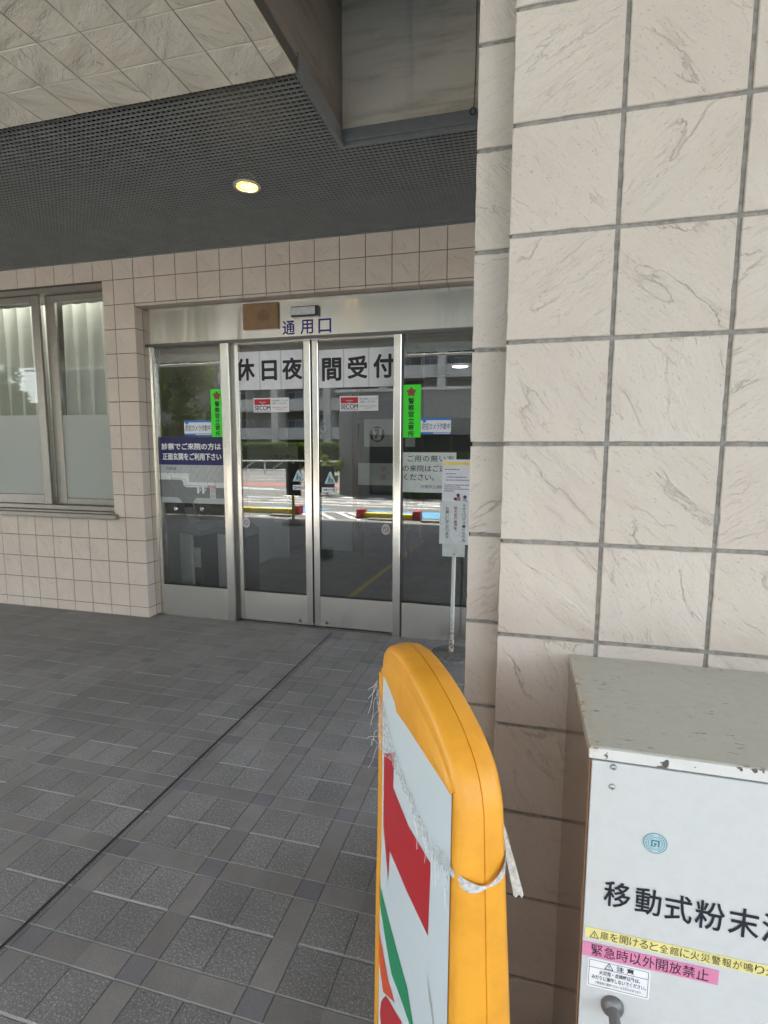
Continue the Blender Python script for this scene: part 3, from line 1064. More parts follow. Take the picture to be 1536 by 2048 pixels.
# guide board inside the left fixed pane
BI = 4.0176
t = plate('guide_board', 'navy notice 診察でご来院の方は with a grey route map in the left pane', 'notice', -3.082, -2.4445, 1.02, 1.592, BI, M_MAPGREY)
mesh_obj('navy_field', MB().rectY(-3.081, -2.445, 1.352, 1.591, BI - 0.0008), M_NAVY, t, fix=False)
tt = MB()
bold_text('診察でご来院の方は', -3.060, -2.480, 1.483, 1.538, BI - 0.0015, 0.0017, tt)
bold_text('正面玄関をご利用下さい', -3.053, -2.480, 1.394, 1.453, BI - 0.0015, 0.0017, tt)
mesh_obj('white_lettering', tt, M_WHITE, t, fix=False)
bx = lambda q: -3.082 + q * (0.6375 / 1270.0)          # map drawing, left edge 0 .. right edge 1270
bz = lambda q: 1.352 - q * (0.332 / 690.0)              # 0 at the navy field, 690 at the foot
mp = lambda pts: [(bx(a), bz(b)) for a, b in pts]
y = BI - 0.0008
lg = MB()
lg.polyY(mp([(0, 0), (1270, 0), (1270, 310), (565, 310), (565, 150), (0, 150)]), y)
lg.polyY(mp([(0, 590), (320, 590), (370, 620), (410, 690), (0, 690)]), y)
lg.polyY(mp([(700, 590), (1270, 590), (1270, 690), (630, 690), (650, 640)]), y)
mesh_obj('map_buildings', lg, M_MAPLIGHT, t, fix=False)
wh = MB()
wh.polyY(mp([(0, 150), (565, 150), (565, 310), (1270, 310), (1270, 400), (500, 400), (455, 370), (440, 300), (420, 275), (380, 270), (0, 270)]), y - 0.0004)
for a in (715, 815):
    wh.polyY(mp([(a, 400), (a + 38, 400), (a + 38, 510), (a, 510)]), y - 0.0004)
for k in range(9):
    wh.polyY(mp([(970, 412 + k * 21), (1065, 412 + k * 21), (1065, 423 + k * 21), (970, 423 + k * 21)]), y - 0.0004)
for a in (965, 1064):
    wh.polyY(mp([(a, 405), (a + 7, 405), (a + 7, 600), (a, 600)]), y - 0.0007)
for a in (762, 862):
    text_mesh('P', bx(a), bx(a + 38), bz(480), bz(420), y - 0.0004, bold=0.01, mb=wh)
mesh_obj('map_paths', wh, M_MAPWHITE, t, fix=False)
ln = MB()
for a, b in (((215, 255), (215, 180)), ((215, 255), (485, 255)), ((485, 255), (490, 370)), ((490, 370), (880, 375)), ((140, 125), (140, 180)), ((285, 125), (285, 180)), ((915, 290), (915, 340)), ((1070, 290), (1070, 340))):
    p, q = Vector((bx(a[0]), bz(a[1]))), Vector((bx(b[0]), bz(b[1])))
    d = (q - p).normalized() * 0.0014
    n = Vector((-d.y, d.x))
    ln.polyY([p - d - n, q + d - n, q + d + n, p - d + n], y - 0.0010)
text_mesh('正面玄関', bx(110), bx(310), bz(95), bz(45), y - 0.0008, bold=0.01, mb=ln)
mesh_obj('map_lines', ln, M_INK_G, t, fix=False)
hl = MB()
for k in range(16):
    a0 = -150 + k * 100
    p, q = (a0, 150), (a0 + 105, 0)
    if p[0] > 565:
        p = (a0 - 112, 310)
    if q[0] > 1270 or p[0] < 0:
        continue
    hl.polyY(mp([p, (p[0] + 6, p[1]), (q[0] + 6, q[1]), q]), y - 0.0003)
mesh_obj('map_hatching', hl, flat('map_hatch', (0.27, 0.28, 0.28, 1), 0.6), t, fix=False)
lettering('現在地', bx(915), bx(1078), bz(412), bz(352), y - 0.0011, flat('map_red_ink', lin(190, 40, 30), 0.5), t, name='red_lettering', bold=0.012)

# visitor notice inside the right fixed pane
t = plate('visitor_notice', 'pale green paper notice ご用の無い方 on the right fixed pane', 'notice', -0.924, -0.490, 1.163, 1.47, BI, M_PAPER_G)
tt = MB()
text_mesh('ご用の無い方', -0.865, -0.507, 1.398, 1.449, BI - 0.0012, spacing=1.12, bold=0.004, mb=tt)
text_mesh('の来院はご遠慮', -0.902, -0.505, 1.323, 1.373, BI - 0.0012, bold=0.004, mb=tt)
text_mesh('ください。', -0.893, -0.655, 1.255, 1.306, BI - 0.0012, bold=0.004, mb=tt)
mesh_obj('lettering', tt, M_INK, t, fix=False)
lettering('日野市立病院', -0.755, -0.58, 1.195, 1.222, BI - 0.0012, M_INK_G, t, name='small_lettering')

# hand stickers
M_STK = flat('round_sticker', (0.72, 0.66, 0.66, 1), 0.5)
M_STKR = flat('prohibition_ink', lin(120, 80, 80), 0.5)
for label, cx, cz in (('round prohibition sticker at the left edge of the left sliding door', -2.282, 0.864), ('round prohibition sticker at the right edge of the right sliding door', -1.045, 0.857)):
    t = thing('round_sticker', label, 'sticker', (cx, GO, cz - 0.04), 'round prohibition stickers')
    mesh_obj('sticker_disc', MB().slabY([(cx + 0.036 * math.cos(k * math.pi / 20), cz + 0.044 * math.sin(k * math.pi / 20)) for k in range(40)], GO, GO + 0.0008), M_STK, t)
    rg = MB().discY(cx, cz, 0.023, GO - 0.0006, 32, 0.019)
    rg.polyY([(cx - 0.016, cz + 0.011), (cx - 0.013, cz + 0.014), (cx + 0.016, cz - 0.011), (cx + 0.013, cz - 0.014)], GO - 0.0010)
    mesh_obj('prohibition_mark', rg, M_STKR, t, fix=False)
M_TRI = flat('pale_blue_sticker', (0.50, 0.66, 0.70, 1), 0.5)
for label, lab2, cx, cz, flip in (('pale blue triangle door sticker on the left sliding door', 'white label with a dark blue dot at left, under the left triangle sticker', -1.793, 1.272, 1), ('pale blue triangle door sticker on the right sliding door', 'white label with a dark blue dot at right, under the right triangle sticker', -1.513, 1.258, -1)):
    t = thing('triangle_sticker', label, 'sticker', (cx, GO, cz - 0.05), 'triangle door stickers')
    mesh_obj('sticker_sheet', MB().slabY([(cx - 0.05, cz - 0.045), (cx + 0.05, cz - 0.045), (cx + 0.006, cz + 0.05), (cx - 0.006, cz + 0.05)], GO, GO + 0.0008), M_TRI, t)
    f = MB()
    f.discY(cx - 0.008, cz + 0.014, 0.006, GO - 0.0006, 10)
    f.polyY([(cx - 0.022, cz - 0.03), (cx - 0.012, cz + 0.006), (cx + 0.004, cz + 0.006), (cx + 0.0, cz - 0.03)], GO - 0.0006)
    f.polyY([(cx + 0.008, cz - 0.03), (cx + 0.006, cz - 0.002), (cx + 0.018, cz - 0.004), (cx + 0.028, cz - 0.03)], GO - 0.0006)
    f.rectY(cx - 0.03, cx + 0.032, cz - 0.038, cz - 0.033, GO - 0.0006)
    mesh_obj('pictogram', f, flat('slate_blue_ink', (0.12, 0.20, 0.24, 1), 0.5), t, fix=False)
    lx, lz = cx + 0.012 * flip, cz - 0.096
    t = plate('door_label', lab2, 'sticker', lx - 0.062, lx + 0.062, lz - 0.02, lz + 0.02, GO, M_WHITE, 'labels under the triangle stickers')
    b = MB().discY(lx - 0.042 * flip, lz, 0.013, GO - 0.0006, 20, 0.006)
    text_mesh('自動ドア', lx - 0.035 * flip - 0.0 if flip > 0 else lx - 0.045, lx + 0.052 if flip > 0 else lx + 0.025, lz - 0.010, lz + 0.010, GO - 0.0006, bold=0.01, mb=b)
    mesh_obj('lettering', b, flat('label_blue_ink', (0.03, 0.08, 0.16, 1), 0.5), t, fix=False)
sd = MB().lathe([(0, 4.010), (0.015, 4.010), (0.020, 4.014), (0.021, 4.0195)], -2.945, 0, 20, 'Y', 0.965)
t1 = tag(mesh_obj('glass_stud', sd, flat('chrome', (0.75, 0.76, 0.75, 1), 0.12, 1.0), smooth=True), 'chrome stud on the left pane, the one nearer the jamb', 'stud', 'chrome studs under the map', 'thing')
t2 = t1.copy()
COL.objects.link(t2)
t2.location = (0.262, 0, 0.008)
t2['label'] = 'chrome stud on the left pane, the one nearer the steel post'

# ------------------------------------------------------------------ tiled column
colm = thing('tiled_column', 'pale cleft-tile column with a recessed left strip, beside the steel cabinet', 'column', (0.7, 1.5, 0))
CF, CSY = 1.1124, 1.184
cb = MB().box(-0.036, 1.75, CF + 0.0045, 2.0, 0, 5.4)
cb.box(-0.110, -0.0361, CSY + 0.0045, 2.0, 0, 5.4)
mesh_obj('grout_bed', cb, M_GROUT_COL, colm)
tc = MB()
tile_field(tc, (-0.041, 1.75), (0.0, 5.4), 0.1549, 1.5028, 0.2, 0.0078, CF, jag=0.0012, depth=0.014)
tile_field(tc, (-0.1147, -0.0415), (0.0, 5.4), -0.1147 - 0.005, 1.5028, 0.2, 0.0078, CSY, jag=0.0012, depth=0.014)
mesh_obj('column_tiles', tc, M_TILE_COL, colm)
tr = MB()
tile_field(tr, (CSY + 0.015, 2.0), (0.0, 5.4), CSY - 0.03, 1.5028, 0.2, 0.0095, 1.76, axis='X', depth=0.014)
mesh_obj('return_tiles', tr, M_TILE_COL, colm)

# ------------------------------------------------------------------ ceiling: tiled beam, louvre ceiling, shaft
SX = -0.962
ZS = 3.03
beam = thing('tiled_beam', 'pale tiled beam soffit over the walkway, in front of the louvre ceiling', 'beam', (-4, 1.2, ZS))
mesh_obj('grout_bed', MB().box(-12, SX - 0.002, 0.2, 2.215, ZS + 0.005, 3.6), flat('soffit_grout', (0.10, 0.09, 0.075, 1), 0.9), beam)
ts = MB()
tile_field(ts, (-12, SX - 0.001), (0.2, 2.2195), -1.2535, 1.812, 0.2, 0.005, ZS, axis='Z')
mesh_obj('soffit_tiles', ts, M_TILE_SOF, beam)

louv = thing('louvre_ceiling', 'dark grey open-cell grid ceiling over the entrance', 'ceiling', (-3, 3.0, ZCEIL))
pit, th, hgt = 0.0283, 0.002, 0.0098
lm = MB()
yk = 2.236
while yk < YW - 0.03:
    x1 = (SX - 0.02) if yk < 2.82 else 1.2
    lm.box(-6.6, x1, yk, yk + th, ZCEIL + 0.004, ZCEIL + 0.004 + hgt)
    yk += pit
lo = MB()
xk = -6.6
while xk < 1.2:
    y0 = 2.232 if xk < SX - 0.03 else 2.815
    lo.box(xk, xk + th, y0, YW - 0.02, ZCEIL + 0.0055, ZCEIL + 0.0035 + hgt)
    xk += pit
M_LOUV = flat('louvre_grey', (0.235, 0.235, 0.222, 1), 0.5, 0.0, 0.06, 8)
mesh_obj('cross_blades', lm, M_LOUV, louv)
mesh_obj('long_blades', lo, M_LOUV, louv)
mesh_obj('plenum', MB().box(-12, 1.2, 2.812, 11, 3.40, 3.5).box(-12, SX - 0.05, 2.217, 2.8115, 3.40, 3.5), flat('plenum_black', (0.006, 0.006, 0.006, 1), 0.9), louv)
mesh_obj('edge_trim', MB().box(-6.6, 1.2, YW - 0.018, YW - 0.001, ZCEIL - 0.003, ZCEIL + 0.03), flat('trim_grey', (0.17, 0.18, 0.18, 1), 0.5), louv)


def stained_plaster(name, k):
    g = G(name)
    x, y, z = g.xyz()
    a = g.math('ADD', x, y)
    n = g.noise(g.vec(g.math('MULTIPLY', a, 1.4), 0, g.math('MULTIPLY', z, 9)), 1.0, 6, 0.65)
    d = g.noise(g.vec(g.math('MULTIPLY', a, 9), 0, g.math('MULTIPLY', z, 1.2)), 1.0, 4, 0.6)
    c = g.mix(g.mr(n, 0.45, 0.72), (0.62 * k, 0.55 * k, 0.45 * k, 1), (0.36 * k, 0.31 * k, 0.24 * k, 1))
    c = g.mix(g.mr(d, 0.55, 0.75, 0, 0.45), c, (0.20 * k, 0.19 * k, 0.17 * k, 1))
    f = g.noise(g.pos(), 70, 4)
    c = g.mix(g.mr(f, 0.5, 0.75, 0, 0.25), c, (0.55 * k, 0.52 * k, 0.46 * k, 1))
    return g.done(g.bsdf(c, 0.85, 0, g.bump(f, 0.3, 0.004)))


shaft = thing('light_shaft', 'plastered recess in the ceiling with stained walls rising into the dark', 'recess', (0, 2.0, ZCEIL))
SYF = 1.42
sh = MB()
sh.box(SX - 0.045, 0.4, 2.7905, 2.81, ZCEIL + 0.07, 5.3)
sh.box(0.35, 0.4, SYF, 2.79, ZS + 0.0, 5.3)
sh.box(SX - 0.045, 0.4, SYF - 0.05, SYF - 0.001, ZS + 0.02, 5.3)
mesh_obj('shaft_wall', sh, stained_plaster('stained_plaster', 1.0), shaft)
mesh_obj('shaded_shaft_wall', MB().box(SX + 0.002, SX - 0.045, SYF, 2.79, ZS + 0.07, 5.3), stained_plaster('shaded_stained_plaster', 0.36), shaft)  # left face's weaker light is put into its darker plaster colour
mesh_obj('shaft_lid', MB().box(SX - 0.045, 0.4, SYF - 0.05, 2.81, 5.301, 5.4), M_BLACK, shaft)
mesh_obj('near_soffit', MB().box(SX + 0.001, 2.4, 0.2, SYF - 0.052, ZS, 3.6), M_TILE_SOF, beam)
M_TRIM = flat('trim_steel', (0.20, 0.205, 0.205, 1), 0.45, 0.3)
tr = MB()
tr.box(SX - 0.018, SX + 0.008, 2.222, 2.792, ZCEIL - 0.004, ZCEIL + 0.069, 0.002)
tr.box(SX + 0.009, 1.8, 2.770, 2.7895, ZCEIL + 0.012, ZCEIL + 0.069, 0.002)
tr.box(SX - 0.018, 1.8, 2.7925, 2.814, ZCEIL - 0.004, ZCEIL + 0.04, 0.002)
mesh_obj('shaft_trim', tr, M_TRIM, shaft)
ch = MB()
pts = [(-0.268 - 0.02 * t + 0.003 * math.sin(t * 9), 2.765, 4.2 - 1.08 * t) for t in [k / 20 for k in range(21)]]
ch.tube(pts, 0.0022, 6)
mesh_obj_chain = mesh_obj('pull_cord', ch, M_BLACK, shaft)
ringp = [(-0.291 + 0.013 * math.cos(a), 2.763, 3.103 + 0.016 * math.sin(a)) for a in [k * math.pi / 10 for k in range(21)]]
mesh_obj('cord_ring', MB().tube(ringp, 0.0022, 6), M_BLACK, shaft)

# downlight in the louvre ceiling
LX, LYY = -1.652, 3.05
dl = thing('downlight', 'round warm downlight glowing in the grid ceiling', 'lamp', (LX, LYY, ZCEIL))
mesh_obj('lamp_rim', MB().lathe([(0.064, 3.052), (0.064, 3.044), (0.069, 3.041), (0.080, 3.043), (0.082, 3.05)], LX, LYY, 40), flat('lamp_rim', (0.5, 0.48, 0.40, 1), 0.35, 0.3), dl, smooth=True)
mesh_obj('reflector', MB().lathe([(0.0635, 3.050), (0.058, 3.075), (0.049, 3.105), (0.038, 3.118)], LX, LYY, 40), flat('warm_reflector', (0.85, 0.68, 0.22, 1), 0.3, 0.5), dl, smooth=True)
mesh_obj('bulb', MB().lathe([(0.0, 3.092), (0.018, 3.095), (0.026, 3.104), (0.029, 3.118)], LX, LYY, 24), emis('bulb_glow', (1.0, 0.76, 0.36, 1), 26.0), dl, smooth=True)

# ------------------------------------------------------------------ steel hose cabinet
CX0, CX1, CY0, CY1, CZ = 0.1045, 0.86, 0.7571, 1.1085, 1.0749


def painted(name, base, rough, rust=0.0, scr=0.0):
    g = G(name)
    x, y, z = g.xyz()
    n = g.noise(g.pos(), 60, 4, 0.6)
    c = g.mix(g.mr(n, 0.35, 0.7, 0, 0.35), base, (base[0] * 0.9, base[1] * 0.9, base[2] * 0.88, 1))
    if scr:
        p = g.vm('ADD', g.pos(), g.vm('SCALE', g.noise(g.pos(), 30, 3, col=True), 0.02))
        px, py, pz = g.xyz(p)
        s = g.noise(g.vec(g.math('MULTIPLY', g.math('ADD', px, g.math('MULTIPLY', py, 0.3)), 45), g.math('MULTIPLY', py, 170), g.math('MULTIPLY', pz, 130)), 1.0, 3, 0.6)
        m = g.mr(g.noise(g.pos(), 14, 3), 0.42, 0.62)
        c = g.mix(g.math('MULTIPLY', g.mr(s, 0.62, 0.67), g.math('MULTIPLY', m, scr)), c, (0.09, 0.085, 0.075, 1))
    if rust:
        edge = g.math('MAXIMUM', g.mr(y, CY0 - 0.004, CY0 + 0.010, 1, 0), g.mr(x, CX0, CX0 + 0.010, 1, 0))
        corner = g.math('MAXIMUM', edge, g.mr(x, CX0 + 0.002, CX0 + 0.05, 1, 0))
        rn = g.noise(g.pos(), 62, 4, 0.65)
        rs = g.math('MULTIPLY', edge, g.mr(rn, 0.595, 0.62), clamp=True)
        c = g.mix(g.math('MULTIPLY', rs, rust), c, (0.045, 0.028, 0.018, 1))
        halo = g.math('MULTIPLY', g.mr(x, CX0, CX0 + 0.028, 1, 0), g.mr(rn, 0.4, 0.7))
        c = g.mix(g.math('MULTIPLY', halo, 0.55), c, (0.42, 0.24, 0.10, 1))
    r = g.mr(n, 0.3, 0.7, rough - 0.04, rough + 0.08)
    return g.done(g.bsdf(c, r, 0, g.bump(g.noise(g.pos(), 9, 2), 0.15, 0.01)))


cab = thing('hose_cabinet', 'white steel fire extinguishing cabinet 移動式粉末消火設備 with rusty lid edge', 'cabinet', ((CX0 + CX1) / 2, 0.93, 0))
M_CAB = painted('cabinet_white', (0.60, 0.605, 0.585, 1), 0.32)
M_LID = painted('cabinet_lid_grey', (0.44, 0.43, 0.38, 1), 0.45, 0.9, 0.8)
M_LIDF = painted('cabinet_lid_front', (0.66, 0.65, 0.61, 1), 0.4, 0.95)


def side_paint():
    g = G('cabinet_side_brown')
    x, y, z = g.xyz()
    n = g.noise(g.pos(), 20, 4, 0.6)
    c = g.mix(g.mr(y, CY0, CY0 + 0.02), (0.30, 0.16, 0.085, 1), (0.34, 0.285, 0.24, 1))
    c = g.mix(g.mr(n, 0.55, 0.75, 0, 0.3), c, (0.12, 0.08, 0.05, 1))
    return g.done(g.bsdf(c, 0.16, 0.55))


mesh_obj('cabinet_body', MB().box(CX0 + 0.003, CX1, CY0 + 0.016, CY1, 0.04, 1.0545), M_CAB, cab)
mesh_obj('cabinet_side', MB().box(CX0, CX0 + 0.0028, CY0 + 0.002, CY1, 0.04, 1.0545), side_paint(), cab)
mesh_obj('cabinet_door', MB().box(CX0 + 0.004, CX1 - 0.004, CY0 + 0.003, CY0 + 0.0155, 0.06, 1.0525, 0.001), M_CAB, cab)
lid = MB().box(CX0 - 0.001, CX1 + 0.003, CY0 + 0.0022, CY1, 1.0585, CZ, 0.0016, 2)
mesh_obj('cabinet_lid', lid, M_LID, cab)
mesh_obj('lid_front', MB().box(CX0 - 0.001, CX1 + 0.003, CY0 - 0.003, CY0 + 0.0019, 1.0585, CZ - 0.0006, 0.0012, 2), M_LIDF, cab)
mesh_obj('plinth', MB().box(CX0 + 0.02, CX1 - 0.02, CY0 + 0.03, CY1, 0, 0.04), M_BLACK, cab)
FY = CY0 + 0.0026
for pz in (1.0465, 1.0170):
    mesh_obj('screw', MB().lathe([(0.0009, FY - 0.0020), (0.0011, FY - 0.0032), (0.0036, FY - 0.0026), (0.0046, FY)], 0.1372, 0, 16, 'Y', pz), flat('screw_steel', (0.5, 0.5, 0.48, 1), 0.35, 0.8), cab, smooth=True)
hp = [(0.0, FY - 0.060), (0.0070, FY - 0.060), (0.0088, FY - 0.057), (0.0090, FY - 0.050), (0.0076, FY - 0.016), (0.0090, FY - 0.0105), (0.0140, FY - 0.0075), (0.0158, FY - 0.004), (0.0160, FY)]
mesh_obj('door_knob', MB().lathe(hp, 0.1545, 0, 36, 'Y', 0.672), flat('grey_knob', (0.16, 0.163, 0.158, 1), 0.38, 0.3), cab, smooth=True)
tt = MB()
for ch, x0, x1, z0, z1 in (('移', 0.1340, 0.1702, 0.8315, 0.8725), ('動', 0.1758, 0.2105, 0.8305, 0.8715), ('式', 0.2145, 0.2500, 0.8290, 0.8710), ('粉', 0.2530, 0.2905, 0.8270, 0.8705), ('末', 0.2945, 0.3320, 0.8260, 0.8700), ('消', 0.3350, 0.3720, 0.826, 0.870), ('火', 0.376, 0.413, 0.826, 0.870), ('設', 0.417, 0.454, 0.826, 0.870), ('備', 0.458, 0.495, 0.826, 0.870)):
    bold_text(ch, x0 + 0.0008, x1 - 0.0008, z0 + 0.0008, z1 - 0.0008, FY - 0.0006, 0.0005, tt)
mesh_obj('black_lettering', tt, flat('navy_black_ink', (0.012, 0.013, 0.022, 1), 0.5), cab, fix=False)
yt = mesh_obj('yellow_tape', MB().rectY(0.1115, 0.545, 0.7745, 0.7915, FY - 0.0005), flat('yellow_tape', lin(228, 216, 140), 0.55), cab, fix=False)


def warn_tri(mb, cx, z0, w, y):
    h = w * 0.9
    outer = [(cx - w / 2, z0), (cx + w / 2, z0), (cx, z0 + h)]
    c = (cx, z0 + h * 0.36)
    inn = [(c[0] + (p[0] - c[0]) * 0.76, c[1] + (p[1] - c[1]) * 0.76) for p in outer]
    mb.add([(p[0], y, p[1]) for p in outer + inn], [(0, 1, 4, 3), (1, 2, 5, 4), (2, 0, 3, 5)])
    mb.rectY(cx - w * 0.035, cx + w * 0.035, z0 + h * 0.30, z0 + h * 0.62, y)
    mb.rectY(cx - w * 0.035, cx + w * 0.035, z0 + h * 0.17, z0 + h * 0.24, y)


tt = MB()
warn_tri(tt, 0.1245, 0.7758, 0.0135, FY - 0.0010)
xs = 0.1325
for ch in '扉を開けると全館に火災警報が鳴り大変':
    text_mesh(ch, xs, xs + 0.0113, 0.7765, 0.7895, FY - 0.0010, bold=-0.002, mb=tt)
    xs += 0.01325
mesh_obj('tape_lettering', tt, flat('olive_ink', (0.06, 0.055, 0.03, 1), 0.6), yt, fix=False)
pk = mesh_obj('pink_tape', MB().rectY(0.1092, 0.2888, 0.7445, 0.7675, FY - 0.0005), flat('pink_tape', lin(214, 132, 165), 0.55), cab, fix=False)
tt = MB()
xs = 0.1215
for ch in '緊急時以外開放禁止':
    text_mesh(ch, xs, xs + 0.0155, 0.7475, 0.7655, FY - 0.0010, bold=0.002, mb=tt)
    xs += 0.01745
mesh_obj('tape_lettering', tt, flat('plum_ink', (0.05, 0.02, 0.035, 1), 0.6), pk, fix=False)


def rrect(x0, x1, z0, z1, r, n=5):
    out = []
    for cx, cz, a0 in ((x1 - r, z0 + r, -90), (x1 - r, z1 - r, 0), (x0 + r, z1 - r, 90), (x0 + r, z0 + r, 180)):
        out += [(cx + r * math.cos(R(a0 + 90 * k / n)), cz + r * math.sin(R(a0 + 90 * k / n))) for k in range(n + 1)]
    return out


ws = mesh_obj('white_notice', MB().polyY(rrect(0.1175, 0.2030, 0.6955, 0.7430, 0.003), FY - 0.0005), M_WHITE, cab, fix=False)
tt = MB()
xa, xb, za, zb = 0.1195, 0.2005, 0.6985, 0.7405
for a in ((xa, xb, zb - 0.0006, zb), (xa, xb, za, za + 0.0006), (xa, xa + 0.0006, za, zb), (xb - 0.0006, xb, za, zb), (xa, xb, zb - 0.0125, zb - 0.0119)):
    tt.rectY(*a, FY - 0.0010)
warn_tri(tt, 0.147, 0.7295, 0.0125, FY - 0.0012)
text_mesh('注 意', 0.157, 0.181, 0.7300, 0.7385, FY - 0.0010, bold=0.02, mb=tt)
text_mesh('火災発・点検時以外は、', 0.134, 0.190, 0.7185, 0.7258, FY - 0.0010, bold=0.014, mb=tt)
text_mesh('みだりに操作しないでください。', 0.124, 0.198, 0.7095, 0.7168, FY - 0.0010, bold=0.014, mb=tt)
text_mesh('＊緊急時に使用できなくなる恐れがあります。', 0.129, 0.193, 0.7022, 0.7068, FY - 0.0010, mb=tt)
mesh_obj('notice_lettering', tt, M_INK, ws, fix=False)
em = mesh_obj('round_emblem', MB().discY(0.197, 0.9425, 0.0154, FY - 0.0004, 48), flat('emblem_pale', (0.46, 0.60, 0.62, 1), 0.5), cab, fix=False)
e = MB().discY(0.197, 0.9425, 0.0154, FY - 0.0008, 48, 0.0145).discY(0.197, 0.9425, 0.0092, FY - 0.0008, 40, 0.0086)
for k in range(22):
    a = R(k * 360 / 22)
    if k in (5, 6, 16, 17):
        continue
    c0 = Vector((0.197 + 0.0119 * math.cos(a), 0.9425 + 0.0119 * math.sin(a)))
    e.discY(c0.x, c0.y, 0.0012, FY - 0.0008, 5, 0.0005)
e.rectY(0.1915, 0.1935, 0.9375, 0.9475, FY - 0.0010)
e.rectY(0.1935, 0.2025, 0.9455, 0.9475, FY - 0.0010)
e.rectY(0.2005, 0.2025, 0.9375, 0.9455, FY - 0.0010)
e.rectY(0.1955, 0.1985, 0.9395, 0.9430, FY - 0.0010)
e.rectY(0.1935, 0.1975, 0.9375, 0.9388, FY - 0.0010)
mesh_obj('emblem_mark', e, flat('teal_ink', (0.04, 0.20, 0.25, 1), 0.5), em, fix=False)

# ------------------------------------------------------------------ folding pavement sign in the foreground
KS = 0.46 / 0.57
P0 = Vector((-0.09279 * KS, 0.82071 * KS))
DD = Vector((-0.48129, 0.87656))
NN = Vector((0.87656, 0.48129))
W0 = 0.48236
TT = 0.0860
ZL = 0.92


def S(s, t, z):
    """sign coordinates: s along its width, t through its thickness, z height (in calibration units)"""
    t2 = t + (t / TT) * 0.046 * max(0.0, ZL - z)
    p = P0 + (DD * s + NN * t2) * KS
    return (p.x, p.y, 1.49 - (1.49 - z) * KS)


ZFOOT = 1.49 - 1.49 / KS      # height that lands on the paving
sign = thing('pavement_sign', 'orange framed stand sign with a red, green and orange 7 on a white panel', 'sign', (P0.x + DD.x * 0.19, P0.y + DD.y * 0.19, 0))
M_ORANGE_B = None


def orange_plastic():
    g = G('orange_plastic')
    n = g.noise(g.pos(), 700, 2, 0.6)
    b = g.noise(g.pos(), 12, 4, 0.6)
    c = g.mix(g.mr(b, 0.35, 0.7), (0.80, 0.36, 0.028, 1), (0.70, 0.30, 0.022, 1))
    sp = g.mr(g.noise(g.vm('ADD', g.pos(), (4, 4, 4)), 150, 3, 0.7), 0.72, 0.78)
    c = g.mix(g.math('MULTIPLY', sp, 0.4), c, (0.40, 0.20, 0.04, 1))
    return g.done(g.bsdf(c, 0.42, 0, g.bump(n, 0.22, 0.0012)))


M_ORANGE = orange_plastic()
crest = [(-0.02, 0.895), (-0.012, 0.923), (0.0, 0.9446), (0.016, 0.9607), (0.0355, 0.9742), (0.075, 0.9939), (0.1163, 1.0065), (0.17, 1.0195), (0.2327, 1.0295), (0.3, 1.0345), (0.36, 1.0335), (0.42, 1.024), (0.465, 1.006), (0.49, 0.985), (0.503, 0.958), (0.509, 0.928)]
near = [(-0.034, 0.565), (-0.026, 0.75)]
outl = [(-0.055, ZFOOT + 0.06), (-0.045, 0.2)] + near + crest + [(0.514, 0.75), (0.520, 0.565), (0.535, 0.2), (0.545, ZFOOT + 0.06)]
# cross-section through the thickness: flat faces, rounded shoulders, faint ridge seam in the middle
secs = []
for k in range(7):
    a = R(90 * k / 6)
    secs.append((0.016 * (1 - math.cos(R(90) - a)) if False else 0.018 * (1 - math.sin(a)), 0.024 * (1 - math.cos(a))))
prof = [(i_, t_) for i_, t_ in secs] + [(-0.0025, TT * 0.40), (-0.0035, TT * 0.485), (-0.0012, TT * 0.495), (-0.0012, TT * 0.505), (-0.0035, TT * 0.515), (-0.0025, TT * 0.60)] + [(i_, TT - t_) for i_, t_ in reversed(secs)]
cen = Vector((0.24, 0.55))
nrm = []
for i, p in enumerate(outl):
    a = Vector(outl[max(i - 1, 0)])
    b = Vector(outl[min(i + 1, len(outl) - 1)])
    d = (b - a).normalized()
    nrm.append(Vector((d.y, -d.x)))       # inward
fm = MB()
m = len(prof)
for i, p in enumerate(outl):
    for ins, t in prof:
        q = Vector(p) + nrm[i] * ins
        fm.v.append(S(q.x, t, q.y))
n = len(outl)
for i in range(n - 1):
    for k in range(m - 1):
        fm.f.append((i * m + k, i * m + k + 1, (i + 1) * m + k + 1, (i + 1) * m + k))
fm.f.append(tuple(i * m for i in range(n)))
fm.f.append(tuple(i * m + m - 1 for i in range(n)))
fm.f.append(tuple(range(m)))
fm.f.append(tuple((n - 1) * m + k for k in range(m)))
mesh_obj('sign_frame', fm, M_ORANGE, sign, smooth=True)
# cap lip over the top of the panel
lipc = [(0.004, 0.921), (0.035, 0.921), (0.132, 0.9135), (0.261, 0.9055), (0.338, 0.897), (0.352, 0.912), (0.40, 0.924), (0.446, 0.930), (0.4825, 0.929)]
topc = [(0.001, 0.926), (0.035, 0.944), (0.132, 0.978), (0.261, 1.0), (0.338, 1.003), (0.352, 1.002), (0.40, 0.994), (0.446, 0.978), (0.4825, 0.95)]
lp = MB()
for (a, b) in zip(lipc, topc):
    lp.v += [S(a[0], -0.0055, a[1]), S(b[0], -0.0055, a[1] + (b[1] - a[1]) * 0.5), S(b[0], 0.003, b[1]), S(a[0], 0.003, a[1])]
for i in range(len(lipc) - 1):
    for k in range(4):
        lp.f.append((i * 4 + k, i * 4 + (k + 1) % 4, (i + 1) * 4 + (k + 1) % 4, (i + 1) * 4 + k))
lp.f += [(0, 1, 2, 3), tuple(4 * (len(lipc) - 1) + k for k in (3, 2, 1, 0))]
mesh_obj('cap_lip', lp, M_ORANGE, sign, smooth=True)
rim = MB()
rv = [(0.478, 0.925), (0.484, 0.50), (0.500, 0.30), (0.516, ZFOOT + 0.1)]
